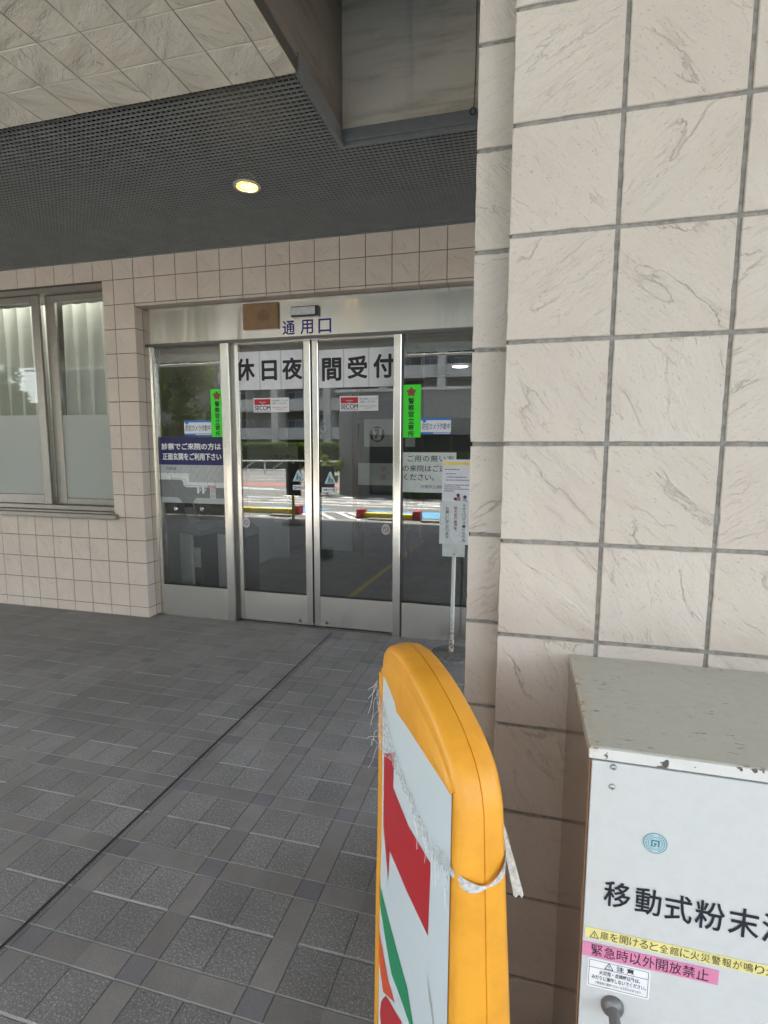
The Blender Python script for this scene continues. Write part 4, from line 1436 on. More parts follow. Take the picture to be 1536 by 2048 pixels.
for s_, z_ in rv:
    rim.v += [S(s_, -0.004, z_), S(s_ + 0.026, -0.006, z_), S(s_ + 0.026, 0.01, z_), S(s_, 0.01, z_)]
for i in range(len(rv) - 1):
    for k in range(4):
        rim.f.append((i * 4 + k, i * 4 + (k + 1) % 4, (i + 1) * 4 + (k + 1) % 4, (i + 1) * 4 + k))
mesh_obj('far_rim', rim, M_ORANGE, sign)
mesh_obj('sign_foot', MB().tube([S(-0.06, TT / 2, ZFOOT + 0.03), S(0.55, TT / 2, ZFOOT + 0.03)], 0.024, 10), M_BLACK, sign)


def spoly(pts, t):
    mb = MB()
    mb.add([S(a, t, b) for a, b in pts], [tuple(range(len(pts)))])
    return mb


def gloss(name, col, rough=0.3):
    g = G(name)
    n = g.noise(g.pos(), 2.5, 1)
    return g.done(g.bsdf(g.mix(n, col, (col[0] * 0.94, col[1] * 0.94, col[2] * 0.93, 1)), rough))


M_PANEL = gloss('sign_panel_white', (0.66, 0.73, 0.75, 1))
pan = spoly([(0.0045, 0.922), (0.0045, 0.56), (-0.002, 0.2), (-0.010, ZFOOT + 0.1), (0.518, ZFOOT + 0.1), (0.501, 0.30), (0.485, 0.50), (0.479, 0.932), (0.338, 0.9)], -0.0022)
pnl = mesh_obj('sign_panel', pan, M_PANEL, sign, fix=False)
M_7R = gloss('sign_red', lin(190, 30, 42))
M_7G = gloss('sign_green', lin(22, 145, 96))
M_7O = gloss('sign_orange', lin(224, 84, 40))
mesh_obj('red_figure', spoly([(0.4615, 0.7242), (0.3632, 0.7839), (0.3726, 0.6900), (0.2442, 0.6850), (0.1012, 0.7154), (0.1094, 0.5549), (0.25, 0.525), (0.399, 0.504), (0.4123, 0.4094), (0.4653, 0.5266)], -0.0028), M_7R, pnl, fix=False)
mesh_obj('green_band', spoly([(0.4990, 0.3254), (0.3884, 0.3087), (0.30, 0.300), (0.2412, 0.2985), (0.1959, 0.2578), (0.10, 0.18), (0.12, 0.16), (0.219, 0.2303), (0.30, 0.212), (0.3731, 0.1899), (0.44, 0.225), (0.4971, 0.2668)], -0.0028), M_7G, pnl, fix=False)
mesh_obj('orange_band', spoly([(0.5050, 0.183), (0.4107, 0.1383), (0.3414, 0.1451), (0.40, 0.095), (0.4573, 0.0469), (0.5050, 0.0882)], -0.0028), M_7O, pnl, fix=False)
mesh_obj('red_mark', spoly([(0.4925, -0.0592), (0.48, -0.01), (0.457, 0.0275), (0.43, 0.065), (0.3966, 0.0899), (0.33, 0.13), (0.2844, 0.1617), (0.20, 0.05), (0.3, -0.1), (0.45, -0.12)], -0.0028), M_7R, pnl, fix=False)
mesh_obj('scuff', MB().add([S(a, -0.0028, b) for a, b in ((0.115, 0.475), (0.085, 0.445), (0.058, 0.395), (0.062, 0.390), (0.095, 0.43))], [(0, 1, 2, 3, 4)]), flat('scuff_grey', (0.40, 0.42, 0.38, 1), 0.6), pnl, fix=False)
mesh_obj('scuff', MB().add([S(a, -0.0028, b) for a, b in ((0.13, 0.31), (0.09, 0.27), (0.062, 0.225), (0.07, 0.222), (0.105, 0.262))], [(0, 1, 2, 3, 4)]), flat('scuff_grey', (0.40, 0.42, 0.38, 1), 0.6), pnl, fix=False)


# plastic packing strap tied round the sign
def strap_material():
    g = G('plastic_strap')
    x, y, z = g.xyz()
    n = g.noise(g.pos(), 90, 4, 0.7)
    d = g.bsdf((0.68, 0.69, 0.69, 1), 0.22, 0, g.bump(n, 0.8, 0.004))
    tr = g.n('ShaderNodeBsdfTransparent')
    m_ = g.n('ShaderNodeMixShader')
    g.put(m_.inputs[0], g.mr(n, 0.40, 0.64, 0.10, 0.62))
    g.t.links.new(tr.outputs[0], m_.inputs[1])
    g.t.links.new(d, m_.inputs[2])
    return g.done(m_.outputs[0])


M_STRAP = strap_material()
stp = thing('packing_strap', 'torn clear plastic packing strap tied around the orange stand sign', 'strap', S(0.0, 0.0, 0.78))


def ribbon(path, width, t_off=-0.006, name='strap_band', wild=0.0008):
    mb = MB()
    rows = 5
    pts = []
    for (a, b) in zip(path[:-1], path[1:]):
        for k in range(8):
            u = k / 8
            pts.append([a[i] + (b[i] - a[i]) * u for i in range(3)] + [a[3] + (b[3] - a[3]) * u])
    pts.append(list(path[-1]))
    for i, (s_, t_, z_, w_) in enumerate(pts):
        for k in range(rows):
            f = (k / (rows - 1) - 0.5) * w_
            wob = abs(mnoise.noise((i * 0.35, k * 0.9, s_ * 3))) * 0.004 + wild * (k % 2)
            mb.v.append(S(s_ + f * 0.25, t_ - wob, z_ + f))
    for i in range(len(pts) - 1):
        for k in range(rows - 1):
            a = i * rows + k
            mb.f.append((a, a + 1, a + rows + 1, a + rows))
    return mesh_obj(name, mb, M_STRAP, stp, smooth=True, fix=False)


ribbon([(0.505, -0.008, 0.80, 0.16), (0.43, -0.006, 0.80, 0.12), (0.385, -0.006, 0.785, 0.06), (0.307, -0.006, 0.770, 0.035), (0.158, -0.006, 0.754, 0.035), (0.088, -0.006, 0.760, 0.035), (0.004, -0.006, 0.786, 0.04)], 0)
# round the near edge
mb = MB()
rowp = []
for k in range(15):
    u = k / 14
    t_ = -0.004 + u * (TT + 0.010)
    s_ = -0.034 + 0.038 * (abs(2 * u - 1) ** 4)
    zc = 0.784 - 0.020 * math.sin(u * math.pi) + 0.022 * u
    for f in (-0.008, -0.003, 0.001, 0.005, 0.009):
        wob = 0.002 * mnoise.noise((k * 0.6, f * 300, 1))
        mb.v.append(S(s_ - 0.001 + wob, t_, zc + f * (0.8 + 0.5 * math.sin(u * 9))))
for k in range(14):
    for j in range(4):
        a = k * 5 + j
        mb.f.append((a, a + 1, a + 6, a + 5))
mesh_obj('strap_knot', mb, flat('strap_milky', (0.66, 0.64, 0.62, 1), 0.22, grain=0.2, scale=160, bump=0.8), stp, smooth=True, fix=False)
# loose tail hanging at the right
mb = MB()
tail = [(0.03, TT + 0.010, 0.845), (0.03, TT + 0.018, 0.810), (0.033, TT + 0.032, 0.74), (0.036, TT + 0.046, 0.665)]
pts = []
for a, b in zip(tail[:-1], tail[1:]):
    for k in range(6):
        pts.append([a[i] + (b[i] - a[i]) * k / 6 for i in range(3)])
for i, (s_, t_, z_) in enumerate(pts):
    for k in range(5):
        f = (k / 4 - 0.5) * 0.013 * (0.5 + 0.9 * i / len(pts))
        mb.v.append(S(s_ + 0.004 * mnoise.noise((i * 0.5, k, 2)), t_ + f, z_ - abs(f) * 0.4 - (0.006 * (k % 2) if i == len(pts) - 1 else 0)))
for i in range(len(pts) - 1):
    for k in range(4):
        a = i * 5 + k
        mb.f.append((a, a + 1, a + 6, a + 5))
mesh_obj('strap_tail', mb, flat('strap_white', (0.58, 0.56, 0.50, 1), 0.5, grain=0.15, scale=200), stp, smooth=True, fix=False)
# frayed threads at the far edge and on the face
rnd = random.Random(3)
M_THREAD = flat('thread_white', (0.72, 0.70, 0.68, 1), 0.5)
for k in range(9):
    z_ = rnd.uniform(0.72, 0.90)
    s_ = 0.50 + rnd.uniform(-0.02, 0.02)
    t_ = -0.008
    pth = []
    ds, dt, dz = rnd.uniform(0.0, 0.05), rnd.uniform(-0.016, -0.003), rnd.uniform(-0.07, 0.02)
    for q in range(7):
        u = q / 6
        pth.append(S(s_ + ds * u + 0.01 * math.sin(u * 5 + k), t_ + dt * u * 1.6, z_ + dz * u - 0.03 * u * u))
    mesh_obj('frayed_thread', MB().tube(pth, 0.00045, 4, cap=False), M_THREAD, stp, fix=False)
for k in range(10):
    s_ = rnd.uniform(0.0, 0.2)
    z_ = 0.765
    pth = [S(s_ + 0.012 * math.sin(u * 4 + k) * u, -0.006 - 0.004 * u, z_ - u * rnd.uniform(0.02, 0.07)) for u in [q / 5 for q in range(6)]]
    mesh_obj('frayed_thread', MB().tube(pth, 0.0004, 4, cap=False), M_THREAD, stp, fix=False)

# ------------------------------------------------------------------ pole sign beside the door
SY = 3.70
ps = thing('pole_sign', 'thin pole stand with two paper notices beside the column, rusty at its foot', 'sign', (-0.462, SY, 0))
dk = MB().lathe([(0.0, 0.034), (0.03, 0.034), (0.10, 0.030), (0.155, 0.018), (0.165, 0.0)], -0.455, SY + 0.03, 40)
mesh_obj('disc_base', dk, flat('cast_base', (0.12, 0.115, 0.10, 1), 0.7, 0.1, 0.25, 30, bump=0.4), ps, smooth=True)


def rusty_pole():
    g = G('rusty_white_pole')
    x, y, z = g.xyz()
    n = g.noise(g.pos(), 60, 4, 0.7)
    f = g.math('MULTIPLY', g.mr(z, 0.04, 0.42, 1.15, 0.0), g.mr(n, 0.35, 0.6))
    f = g.math('ADD', f, g.math('MULTIPLY', g.mr(n, 0.62, 0.68), 0.5), clamp=True)
    c = g.mix(f, (0.62, 0.64, 0.61, 1), (0.22, 0.13, 0.07, 1))
    return g.done(g.bsdf(c, 0.5))


M_POLE = rusty_pole()
mesh_obj('pole', MB().tube([(-0.462, SY + 0.02, 0.03), (-0.462, SY + 0.02, 0.12), (-0.4605, SY + 0.02, 0.1201), (-0.452, SY + 0.018, 1.40)], [0.0185, 0.0185, 0.0145, 0.0145], 16), M_POLE, ps)
mesh_obj('clamp_bolt', MB().tube([(-0.50, SY + 0.015, 0.115), (-0.478, SY + 0.015, 0.112)], 0.007, 8), M_STEEL_D, ps)
mesh_obj('backing_plate', MB().box(-0.538, -0.380, SY - 0.003, SY + 0.0, 0.738, 1.42, 0.001), flat('pale_plate', (0.60, 0.64, 0.60, 1), 0.4), ps)
mesh_obj('plate_bolt', MB().lathe([(0, SY - 0.006), (0.004, SY - 0.0055), (0.005, SY - 0.0035)], -0.4525, 0, 12, 'Y', 0.757), M_BLACK, ps)


def laminated():
    g = G('laminated_sheet')
    n = g.noise(g.pos(), 16, 3, 0.6, 0.6)
    return g.done(g.bsdf((0.64, 0.68, 0.67, 1), 0.08, 0, g.bump(n, 0.5, 0.012)))


M_LAM = laminated()
up = plate('notice_sheet', 'printed white notice with a yellow heading, topmost on the pole sign', 'notice', -0.546, -0.35, 1.133, 1.424, SY - 0.006, M_PAPER, 'notices on the pole sign')
yb = MB().rectY(-0.536, -0.355, 1.385, 1.407, SY - 0.0068)
mesh_obj('yellow_heading', yb, flat('heading_yellow', lin(240, 215, 110), 0.5), up, fix=False)
bl = MB()
rnd = random.Random(5)
for zz, x0, x1 in ((1.355, -0.53, -0.43), (1.325, -0.52, -0.45), (1.302, -0.51, -0.375), (1.281, -0.52, -0.36), (1.247, -0.53, -0.355), (1.233, -0.53, -0.42), (1.219, -0.53, -0.355), (1.205, -0.53, -0.46)):
    x = x0
    while x < x1:
        w = rnd.uniform(0.004, 0.009)
        bl.rectY(x, x + w, zz - 0.0035, zz + 0.0035, SY - 0.0068)
        x += w + rnd.uniform(0.0015, 0.004)
mesh_obj('print_lines', bl, flat('grey_blue_ink', (0.16, 0.17, 0.26, 1), 0.6), up, fix=False)
for cx, cz, r in ((-0.432, 1.176, 0.012), (-0.452, 1.150, 0.011), (-0.385, 1.165, 0.012)):
    mesh_obj('drawn_head', MB().discY(cx, cz, r, SY - 0.0072, 14), flat('drawing_dark', (0.07, 0.05, 0.06, 1), 0.6), up, fix=False)
fg = MB()
fg.polyY([(-0.448, 1.137), (-0.415, 1.137), (-0.418, 1.166), (-0.44, 1.166)], SY - 0.0070)
mesh_obj('drawn_clothes', fg, flat('drawing_pink', (0.50, 0.22, 0.28, 1), 0.6), up, fix=False)
fg = MB()
fg.polyY([(-0.40, 1.137), (-0.37, 1.137), (-0.372, 1.158), (-0.395, 1.158)], SY - 0.0070)
mesh_obj('drawn_shirt', fg, flat('drawing_blue', (0.30, 0.45, 0.60, 1), 0.6), up, fix=False)
dn = plate('notice_sheet', 'glossy laminated notice with vertical writing, lower one on the pole sign', 'notice', -0.560, -0.352, 0.828, 1.130, SY - 0.006, M_LAM, 'notices on the pole sign', curl=0.004)


def vtext(chars, cx, ztop, step, hw, y, mb):
    for k, c_ in enumerate(chars):
        zc = ztop - (k + 0.5) * step
        text_mesh(c_, cx - hw, cx + hw, zc - step * 0.42, zc + step * 0.42, y, bold=0.006, mb=mb)


ink = MB()
vtext('セキュリティー強化の為', -0.388, 1.118, 0.0245, 0.011, SY - 0.0108, ink)
vtext('お願いしております', -0.505, 1.095, 0.0255, 0.011, SY - 0.0108, ink)
vtext('を', -0.447, 0.955, 0.026, 0.011, SY - 0.0108, ink)
mesh_obj('lettering', ink, M_INK_G, dn, fix=False)
ink = MB()
vtext('面会証の着用', -0.447, 1.098, 0.0238, 0.011, SY - 0.0108, ink)
mesh_obj('red_lettering', ink, flat('pale_red_ink', lin(165, 70, 70), 0.6), dn, fix=False)

# ------------------------------------------------------------------ inside the entrance
hall = thing('entrance_hall', 'dark entrance hall seen through the sliding doors', 'room', (-1.5, 7, 0))
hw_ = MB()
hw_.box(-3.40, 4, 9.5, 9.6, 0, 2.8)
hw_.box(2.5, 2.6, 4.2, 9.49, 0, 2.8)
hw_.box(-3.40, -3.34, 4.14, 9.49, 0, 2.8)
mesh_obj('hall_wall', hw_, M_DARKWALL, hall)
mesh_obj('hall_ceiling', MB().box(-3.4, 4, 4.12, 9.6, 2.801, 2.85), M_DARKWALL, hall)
mesh_obj('partition', MB().box(-3.3, -3.10, 6.62, 6.68, 0, 2.4).box(-3.33, -3.30, 5.98, 6.68, 0, 2.4).box(-3.09, -2.38, 7.3, 7.35, 0, 2.8).box(-1.35, 2.4, 7.3, 7.35, 1.93, 2.45), flat('partition_grey', (0.34, 0.34, 0.33, 1), 0.6), hall)
mesh_obj('door_frame', MB().box(-2.378, -2.30, 7.28, 7.36, 0, 2.8).box(-1.40, -1.36, 7.28, 7.36, 0, 2.8).box(-2.299, -1.401, 7.28, 7.36, 1.86, 1.92), flat('inner_frame_brown', (0.16, 0.09, 0.06, 1), 0.5), hall)
E_HALL, E_FILL = emis('hall_lamp_glow', (1, 0.95, 0.85, 1), 2.6), emis('fill_lamp_glow', (1, 0.95, 0.85, 1), 4.5)  # front one is unseen, added to brighten the umbrella bag dispensers
for lx, ly in ((-1.0, 8.45), (-2.9, 5.3), (1.2, 6.2)):
    l_ = thing('ceiling_lamp', 'round white ceiling lamp lit inside the entrance hall', 'lamp', (lx, ly, 2.7), 'hall ceiling lamps')
    mesh_obj('lamp_disc', MB().lathe([(0.0, 2.775), (0.11, 2.775), (0.115, 2.785)], lx, ly, 28), E_FILL if lx < -2 else E_HALL, l_)
    mesh_obj('lamp_ring', MB().lathe([(0.1155, 2.785), (0.125, 2.77), (0.135, 2.8)], lx, ly, 28), M_WHITE, l_)
M_DISP = flat('dispenser_grey', (0.74, 0.74, 0.69, 1), 0.35, 0.3)
for label, dx in (('grey umbrella bag dispenser behind the left pane, nearer the jamb', 0.0), ('grey umbrella bag dispenser behind the left pane, nearer the steel post', 0.47)):
    d_ = thing('umbrella_bag_stand', label, 'dispenser', (-3.29 + dx, 4.75, 0), 'umbrella bag dispensers')
    mesh_obj('stand_body', MB().box(-3.385 + dx, -3.20 + dx, 4.60, 4.95, 0.01, 0.66, 0.012, 2), M_DISP, d_)
    mesh_obj('stand_side', MB().box(-3.1995 + dx, -3.10 + dx, 4.62, 4.94, 0.01, 0.62, 0.01), flat('dispenser_dark', (0.05, 0.05, 0.05, 1), 0.4), d_)
    top = MB().slabY([(-3.39 + dx, 0.661), (-3.10 + dx, 0.621), (-3.10 + dx, 0.68), (-3.2 + dx, 0.74), (-3.39 + dx, 0.72)], 4.60, 4.94)
    mesh_obj('stand_top', top, flat('dispenser_top', (0.16, 0.17, 0.16, 1), 0.35), d_)
    pl = mesh_obj('instruction_card', MB().slabY([(-3.30 + dx, 0.75), (-3.17 + dx, 0.76), (-3.25 + dx, 0.98), (-3.38 + dx, 0.96)], 4.70, 4.704), flat('card_paper', (0.55, 0.54, 0.50, 1), 0.5), d_)
    mesh_obj('card_heading', MB().polyY([(-3.355 + dx, 0.89), (-3.235 + dx, 0.905), (-3.25 + dx, 0.955), (-3.37 + dx, 0.94)], 4.6990), M_INK, pl, fix=False)
    mesh_obj('side_card', MB().box(-3.192 + dx, -3.115 + dx, 4.612, 4.616, 0.30, 0.50), flat('card_paper', (0.55, 0.54, 0.50, 1), 0.5), d_)
# shop boards inside
bd = thing('shop_board', 'white hanging board with a round red and black logo inside the hall', 'sign', (-1.9, 7.1, 1.5))
mesh_obj('board', MB().box(-2.13, -1.42, 7.05, 7.07, 1.53, 1.90), flat('board_white', (0.62, 0.63, 0.62, 1), 0.5), bd)
mesh_obj('logo_ring', MB().discY(-1.945, 1.70, 0.105, 7.0485, 36), M_INK, bd, fix=False)
mesh_obj('logo_field', MB().polyY([(-2.01, 1.775), (-1.88, 1.775), (-1.885, 1.65), (-1.905, 1.615), (-1.985, 1.615), (-2.005, 1.65)], 7.0475), M_WHITE, bd, fix=False)
lg = MB()
text_mesh('7', -1.985, -1.905, 1.628, 1.768, 7.0460, bold=0.05, mb=lg)
mesh_obj('logo_figure', lg, M_7R, bd, fix=False)
mesh_obj('logo_band', MB().rectY(-2.0, -1.888, 1.668, 1.69, 7.0455), flat('logo_green', lin(20, 110, 70), 0.4), bd, fix=False)
lettering('ELEVEN', -1.995, -1.893, 1.671, 1.687, 7.0448, M_WHITE, bd, name='logo_lettering', bold=0.02)
wb = thing('closed_board', 'white low board with pink 休 characters inside the hall', 'sign', (-1.9, 7.0, 1.0))
mesh_obj('board', MB().box(-2.2, -1.42, 6.99, 7.01, 1.005, 1.305), flat('board_white', (0.62, 0.63, 0.62, 1), 0.5), wb)
mesh_obj('board_leg', MB().box(-2.15, -2.12, 7.011, 7.03, 0, 1.30).box(-1.5, -1.47, 7.011, 7.03, 0, 1.30), M_STEEL_D, wb)
ink = MB()
text_mesh('休', -1.88, -1.80, 1.19, 1.27, 6.988, mb=ink)
text_mesh('憩', -1.88, -1.80, 1.08, 1.16, 6.988, mb=ink)
mesh_obj('lettering', ink, flat('pink_ink', lin(200, 130, 140), 0.5), wb, fix=False)
cs = thing('hall_sign', 'wall sign センター deep inside the entrance hall', 'sign', (-3.2, 6.6, 1.4))
mesh_obj('sign_plate', MB().box(-3.29, -2.92, 6.585, 6.60, 1.34, 1.53), flat('sign_plate_grey', (0.30, 0.30, 0.28, 1), 0.5), cs)
lettering('センター', -3.27, -2.95, 1.36, 1.42, 6.583, M_INK, cs, bold=0.005)
n16 = thing('number_sign', 'dark green number sign 16 inside the entrance hall', 'sign', (-3.0, 7.2, 1.8))
mesh_obj('sign_plate', MB().box(-3.02, -2.70, 7.27, 7.285, 1.70, 1.98), flat('dark_green_plate', (0.02, 0.07, 0.035, 1), 0.5), n16)
lettering('16', -2.98, -2.76, 1.73, 1.92, 7.268, M_MAPLIGHT, n16, bold=0.01)

# ------------------------------------------------------------------ outside, seen mirrored in the glass
can = thing('canopy', 'flat grey entrance canopy over the pavement', 'canopy', (-2, -1.7, 3.6))
mesh_obj('canopy_slab', MB().box(-13, 8, -3.6, 0.195, 3.6, 4.1), flat('canopy_panel', (0.42, 0.425, 0.385, 1), 0.6, grain=0.05), can)
mesh_obj('canopy_joint', MB().box(-6.0, -5.985, -3.55, 0.19, 3.592, 3.5995).box(-2.2, -2.185, -3.55, 0.19, 3.592, 3.5995), M_BLACK, can)
gp = MB().tube([(-13, -3.68, 3.68), (8, -3.68, 3.68)], 0.05, 10)
gp.tube([(-13, -3.72, 3.55), (8, -3.72, 3.55)], 0.03, 8)
xx = -12.9
rnd = random.Random(11)
while xx < 8:
    gp.tube([(xx, -3.68, 3.70), (xx + rnd.uniform(-0.12, 0.12), -3.70, 3.86)], 0.012, 5)
    if rnd.random() < 0.5:
        gp.tube([(xx, -3.70, 3.66), (xx + 0.12, -3.72, 3.56)], 0.014, 5)
    xx += rnd.uniform(0.14, 0.3)
mesh_obj('canopy_gutter', gp, flat('gutter_white', (0.72, 0.72, 0.70, 1), 0.5), can)
for cx in (-9.5, 5.5):
    cl = tag(mesh_obj('canopy_post', MB().box(cx - 0.25, cx + 0.25, -3.3, -2.85, -0.1, 3.599, 0.02), M_TILE_COL), 'square tiled canopy post behind the viewer, ' + ('west end' if cx < 0 else 'east end'), 'post', 'canopy posts', 'thing')


def leaves(center, size, n, lsize, rng, mb, shell=0.35, clumps=None):
    cl = [(rng.gauss(0, 0.55), rng.gauss(0, 0.55), rng.gauss(0, 0.55), rng.uniform(0.22, 0.45)) for _ in range(clumps or 18)]
    for _ in range(n):
        c_ = rng.choice(cl)
        d = Vector((rng.gauss(0, 1), rng.gauss(0, 1), rng.gauss(0, 1))).normalized() * c_[3] * rng.uniform(shell, 1.0)
        p = Vector((c_[0], c_[1], c_[2])) + d
        if p.length > 1.15:
            p = p.normalized() * rng.uniform(0.85, 1.15)
        p = Vector((center[0] + p.x * size[0], center[1] + p.y * size[1], center[2] + p.z * size[2]))
        a = Vector((rng.gauss(0, 1), rng.gauss(0, 1), rng.gauss(0, 0.6))).normalized()
        b = a.orthogonal().normalized()
        s = lsize * rng.uniform(0.6, 1.3)
        mb.quad(p - a * s, p + b * s * 0.45, p + a * s, p - b * s * 0.45)


rng = random.Random(21)


def tree(name, label, x, y, h, size, n, mat, seed, lsize=0.11):
    rg = random.Random(seed)
    t = thing(name, label, 'tree', (x, y, ZG))
    tk = MB().tube([(x, y, ZG), (x + 0.05, y, h * 0.35), (x - 0.03, y + 0.04, h * 0.7), (x, y, h * 0.95)], [0.16, 0.12, 0.08, 0.03], 8)
    for k in range(9):
        a = rg.uniform(0, 6.28)
        z0 = h * rg.uniform(0.3, 0.75)
        tk.tube([(x, y, z0), (x + math.cos(a) * size[0] * 0.4, y + math.sin(a) * size[1] * 0.4, z0 + 0.5), (x + math.cos(a) * size[0] * 0.8, y + math.sin(a) * size[1] * 0.8, z0 + 1.1)], [0.06, 0.035, 0.012], 6)
    mesh_obj('trunk', tk, M_BARK, t)
    cr = MB()
    leaves((x, y, h * 0.62), size, n, lsize, rg, cr, clumps=34)
    mesh_obj('crown', cr, mat, t, fix=False)


tree('broadleaf_tree', 'tall leafy green tree mirrored in the left door pane', -16.0, -14.6, 6.6, (1.6, 1.6, 3.0), 9000, M_LEAF, 2)
tree('broadleaf_tree', 'tall leafy tree further along the road, mirrored in the window', -26.9, -15.0, 6.6, (1.0, 1.0, 1.9), 5000, M_LEAF, 4)
bs = thing('shrub', 'sunlit yellow green shrub beside the shop wall', 'shrub', (-6.6, -9.3, ZG))
mb = MB()
leaves((-6.6, -9.3, 0.75), (0.5, 0.5, 0.75), 1600, 0.06, random.Random(6), mb, clumps=14)
mesh_obj('shrub_leaves', mb, M_LEAF_Y, bs, fix=False)
mesh_obj('shrub_stem', MB().tube([(-6.6, -9.3, ZG), (-6.6, -9.3, 0.8)], 0.03, 6), M_BARK, bs)
hg = thing('hedge', 'long clipped hedge across the road', 'hedge', (-18, -31, ZG))
mb = MB()
rg = random.Random(8)
for _ in range(16000):
    x = rg.uniform(-60, 12)
    if rg.random() < 0.6:
        p = Vector((x, -30.4 + rg.uniform(-0.1, 0.1), rg.uniform(ZG, 1.9)))
    else:
        p = Vector((x, rg.uniform(-31.6, -30.4), 1.88 + rg.uniform(-0.08, 0.10)))
    a = Vector((rg.gauss(0, 1), rg.gauss(0, 1), rg.gauss(0, 1))).normalized()
    b = a.orthogonal().normalized()
    mb.quad(p - a * 0.16, p + b * 0.09, p + a * 0.16, p - b * 0.09)
mb2 = MB().box(-60, 12, -31.6, -30.45, ZG, 1.82)
mesh_obj('hedge_leaves', mb, M_LEAF, hg, fix=False)
mesh_obj('hedge_core', mb2, flat('hedge_dark', (0.035, 0.055, 0.015, 1), 0.9, grain=0.4, scale=5), hg)
h2 = thing('hedge', 'short clipped hedge in front of the shop', 'hedge', (-1.5, -8.9, ZG))
mb = MB()
for _ in range(5000):
    x = rg.uniform(-4.0, 2.5)
    p = Vector((x, rg.uniform(-9.2, -8.8), rg.uniform(1.0, 1.42))) if rg.random() < 0.5 else Vector((x, -8.78, rg.uniform(ZG, 1.42)))
    a = Vector((rg.gauss(0, 1), rg.gauss(0, 1), rg.gauss(0, 1))).normalized()
    b = a.orthogonal().normalized()
    mb.quad(p - a * 0.06, p + b * 0.035, p + a * 0.06, p - b * 0.035)
mesh_obj('hedge_leaves', mb, M_LEAF, h2, fix=False)
mesh_obj('hedge_core', MB().box(-4.0, 2.5, -9.2, -8.82, ZG, 1.36), flat('hedge_dark', (0.035, 0.055, 0.015, 1), 0.9), h2)
rl = thing('guard_rail', 'white steel guard rail along the road', 'fence', (-18, -22.8, ZG))
mb = MB()
for z in (0.75, 0.18):
    mb.tube([(-60, -22.8, z), (15, -22.8, z)], 0.045, 6)
mesh_obj('rail', mb, M_ROADWHITE, rl)
mb = MB()
x = -60
while x < 15:
    mb.tube([(x, -22.8, ZG), (x, -22.8, 0.8)], 0.045, 6)
    mb.tube([(x + 0.5, -22.8, 0.2), (x + 1.3, -22.8, 0.72)], 0.03, 5)
    x += 2.0
mesh_obj('rail_posts', mb, M_ROADWHITE, rl)
apt = thing('apartment_building', 'pale grey apartment block with long balconies, mirrored in the doors', 'building', (-18, -48, 0))
M_APT = flat('apartment_wall', (0.50, 0.49, 0.46, 1), 0.8, grain=0.05, scale=1.0)
M_APT_D = flat('apartment_recess', (0.14, 0.135, 0.125, 1), 0.7)
mesh_obj('building_wall', MB().box(-52, 14, -58, -47.0, ZG, 17), M_APT_D, apt)
mb = MB()
for k in range(6):
    z0 = 2.55 + (k - 0) * 3.03
    mb.box(-52, 14, -46.9, -45.0, z0, z0 + 0.16)
    mb.box(-52, 14, -45.15, -45.0, z0 + 0.161, z0 + 1.25)
mesh_obj('balconies', mb, M_APT, apt)
mb = MB()
for x in range(-50, 16, 6):
    mb.box(x - 0.45, x + 0.35, -46.95, -44.7, ZG, 17)
mesh_obj('piers', mb, M_APT, apt)
wd = MB()
wg = MB()
for k in range(6):
    for x in range(-50, 14, 3):
        z0 = 2.75 + k * 3.03
        wd.box(x + 0.5, x + 2.4, -47.0, -46.93, z0, z0 + 2.0)
        wg.box(x + 0.6, x + 1.4, -46.93, -46.91, z0 + 0.1, z0 + 1.9)
        wg.box(x + 1.5, x + 2.3, -46.93, -46.91, z0 + 0.1, z0 + 1.9)
mesh_obj('window_frames', wd, M_APT, apt)
mesh_obj('window_panes', wg, flat('far_glass', (0.08, 0.11, 0.14, 1), 0.1), apt)
shop = thing('shop_building', 'low grey tiled shop building across the car park', 'building', (-1, -10, ZG))


def small_tile():
    g = G('small_grey_tile')
    br = g.n('ShaderNodeTexBrick')
    x, y, z = g.xyz()
    g.put(br.inputs['Vector'], g.vec(g.math('MULTIPLY', x, 1), z, 0))
    br.inputs['Color1'].default_value = (0.20, 0.195, 0.185, 1)
    br.inputs['Color2'].default_value = (0.24, 0.235, 0.22, 1)
    br.inputs['Mortar'].default_value = (0.11, 0.11, 0.105, 1)
    br.inputs['Scale'].default_value = 1.0
    br.inputs['Brick Width'].default_value = 0.22
    br.inputs['Row Height'].default_value = 0.07
    br.inputs['Mortar Size'].default_value = 0.008
    return g.done(g.bsdf(br.outputs[0], 0.6))


M_ST = small_tile()
mesh_obj('shop_wall', MB().box(-6.3, -5.2, -14, -9.7, ZG, 3.45).box(-5.1995, 5, -14, -9.7, 2.0, 3.45).box(-5.1995, 5, -14, -13.8, ZG, 1.999), M_ST, shop)
mesh_obj('shop_coping', MB().box(-6.4, 5.1, -14.1, -9.62, 3.451, 3.55), M_APT, shop)
mesh_obj('shop_soffit_light', MB().box(-3.6, 4.5, -10.6, -10.4, 1.985, 1.998), emis('shop_lamp_glow', (1.0, 0.62, 0.3, 1), 1.2), shop)
mb = MB()
for x in (-3.9, -2.4, -0.9, 0.6, 2.1):
    mb.box(x, x + 0.07, -9.9, -9.8, ZG, 1.998)
mesh_obj('shop_mullions', mb, M_STEEL_D, shop)
mesh_obj('shop_glass', MB().box(-5.19, 5, -9.87, -9.86, ZG, 1.99), flat('shop_glass_dark', (0.03, 0.035, 0.035, 1), 0.08), shop)


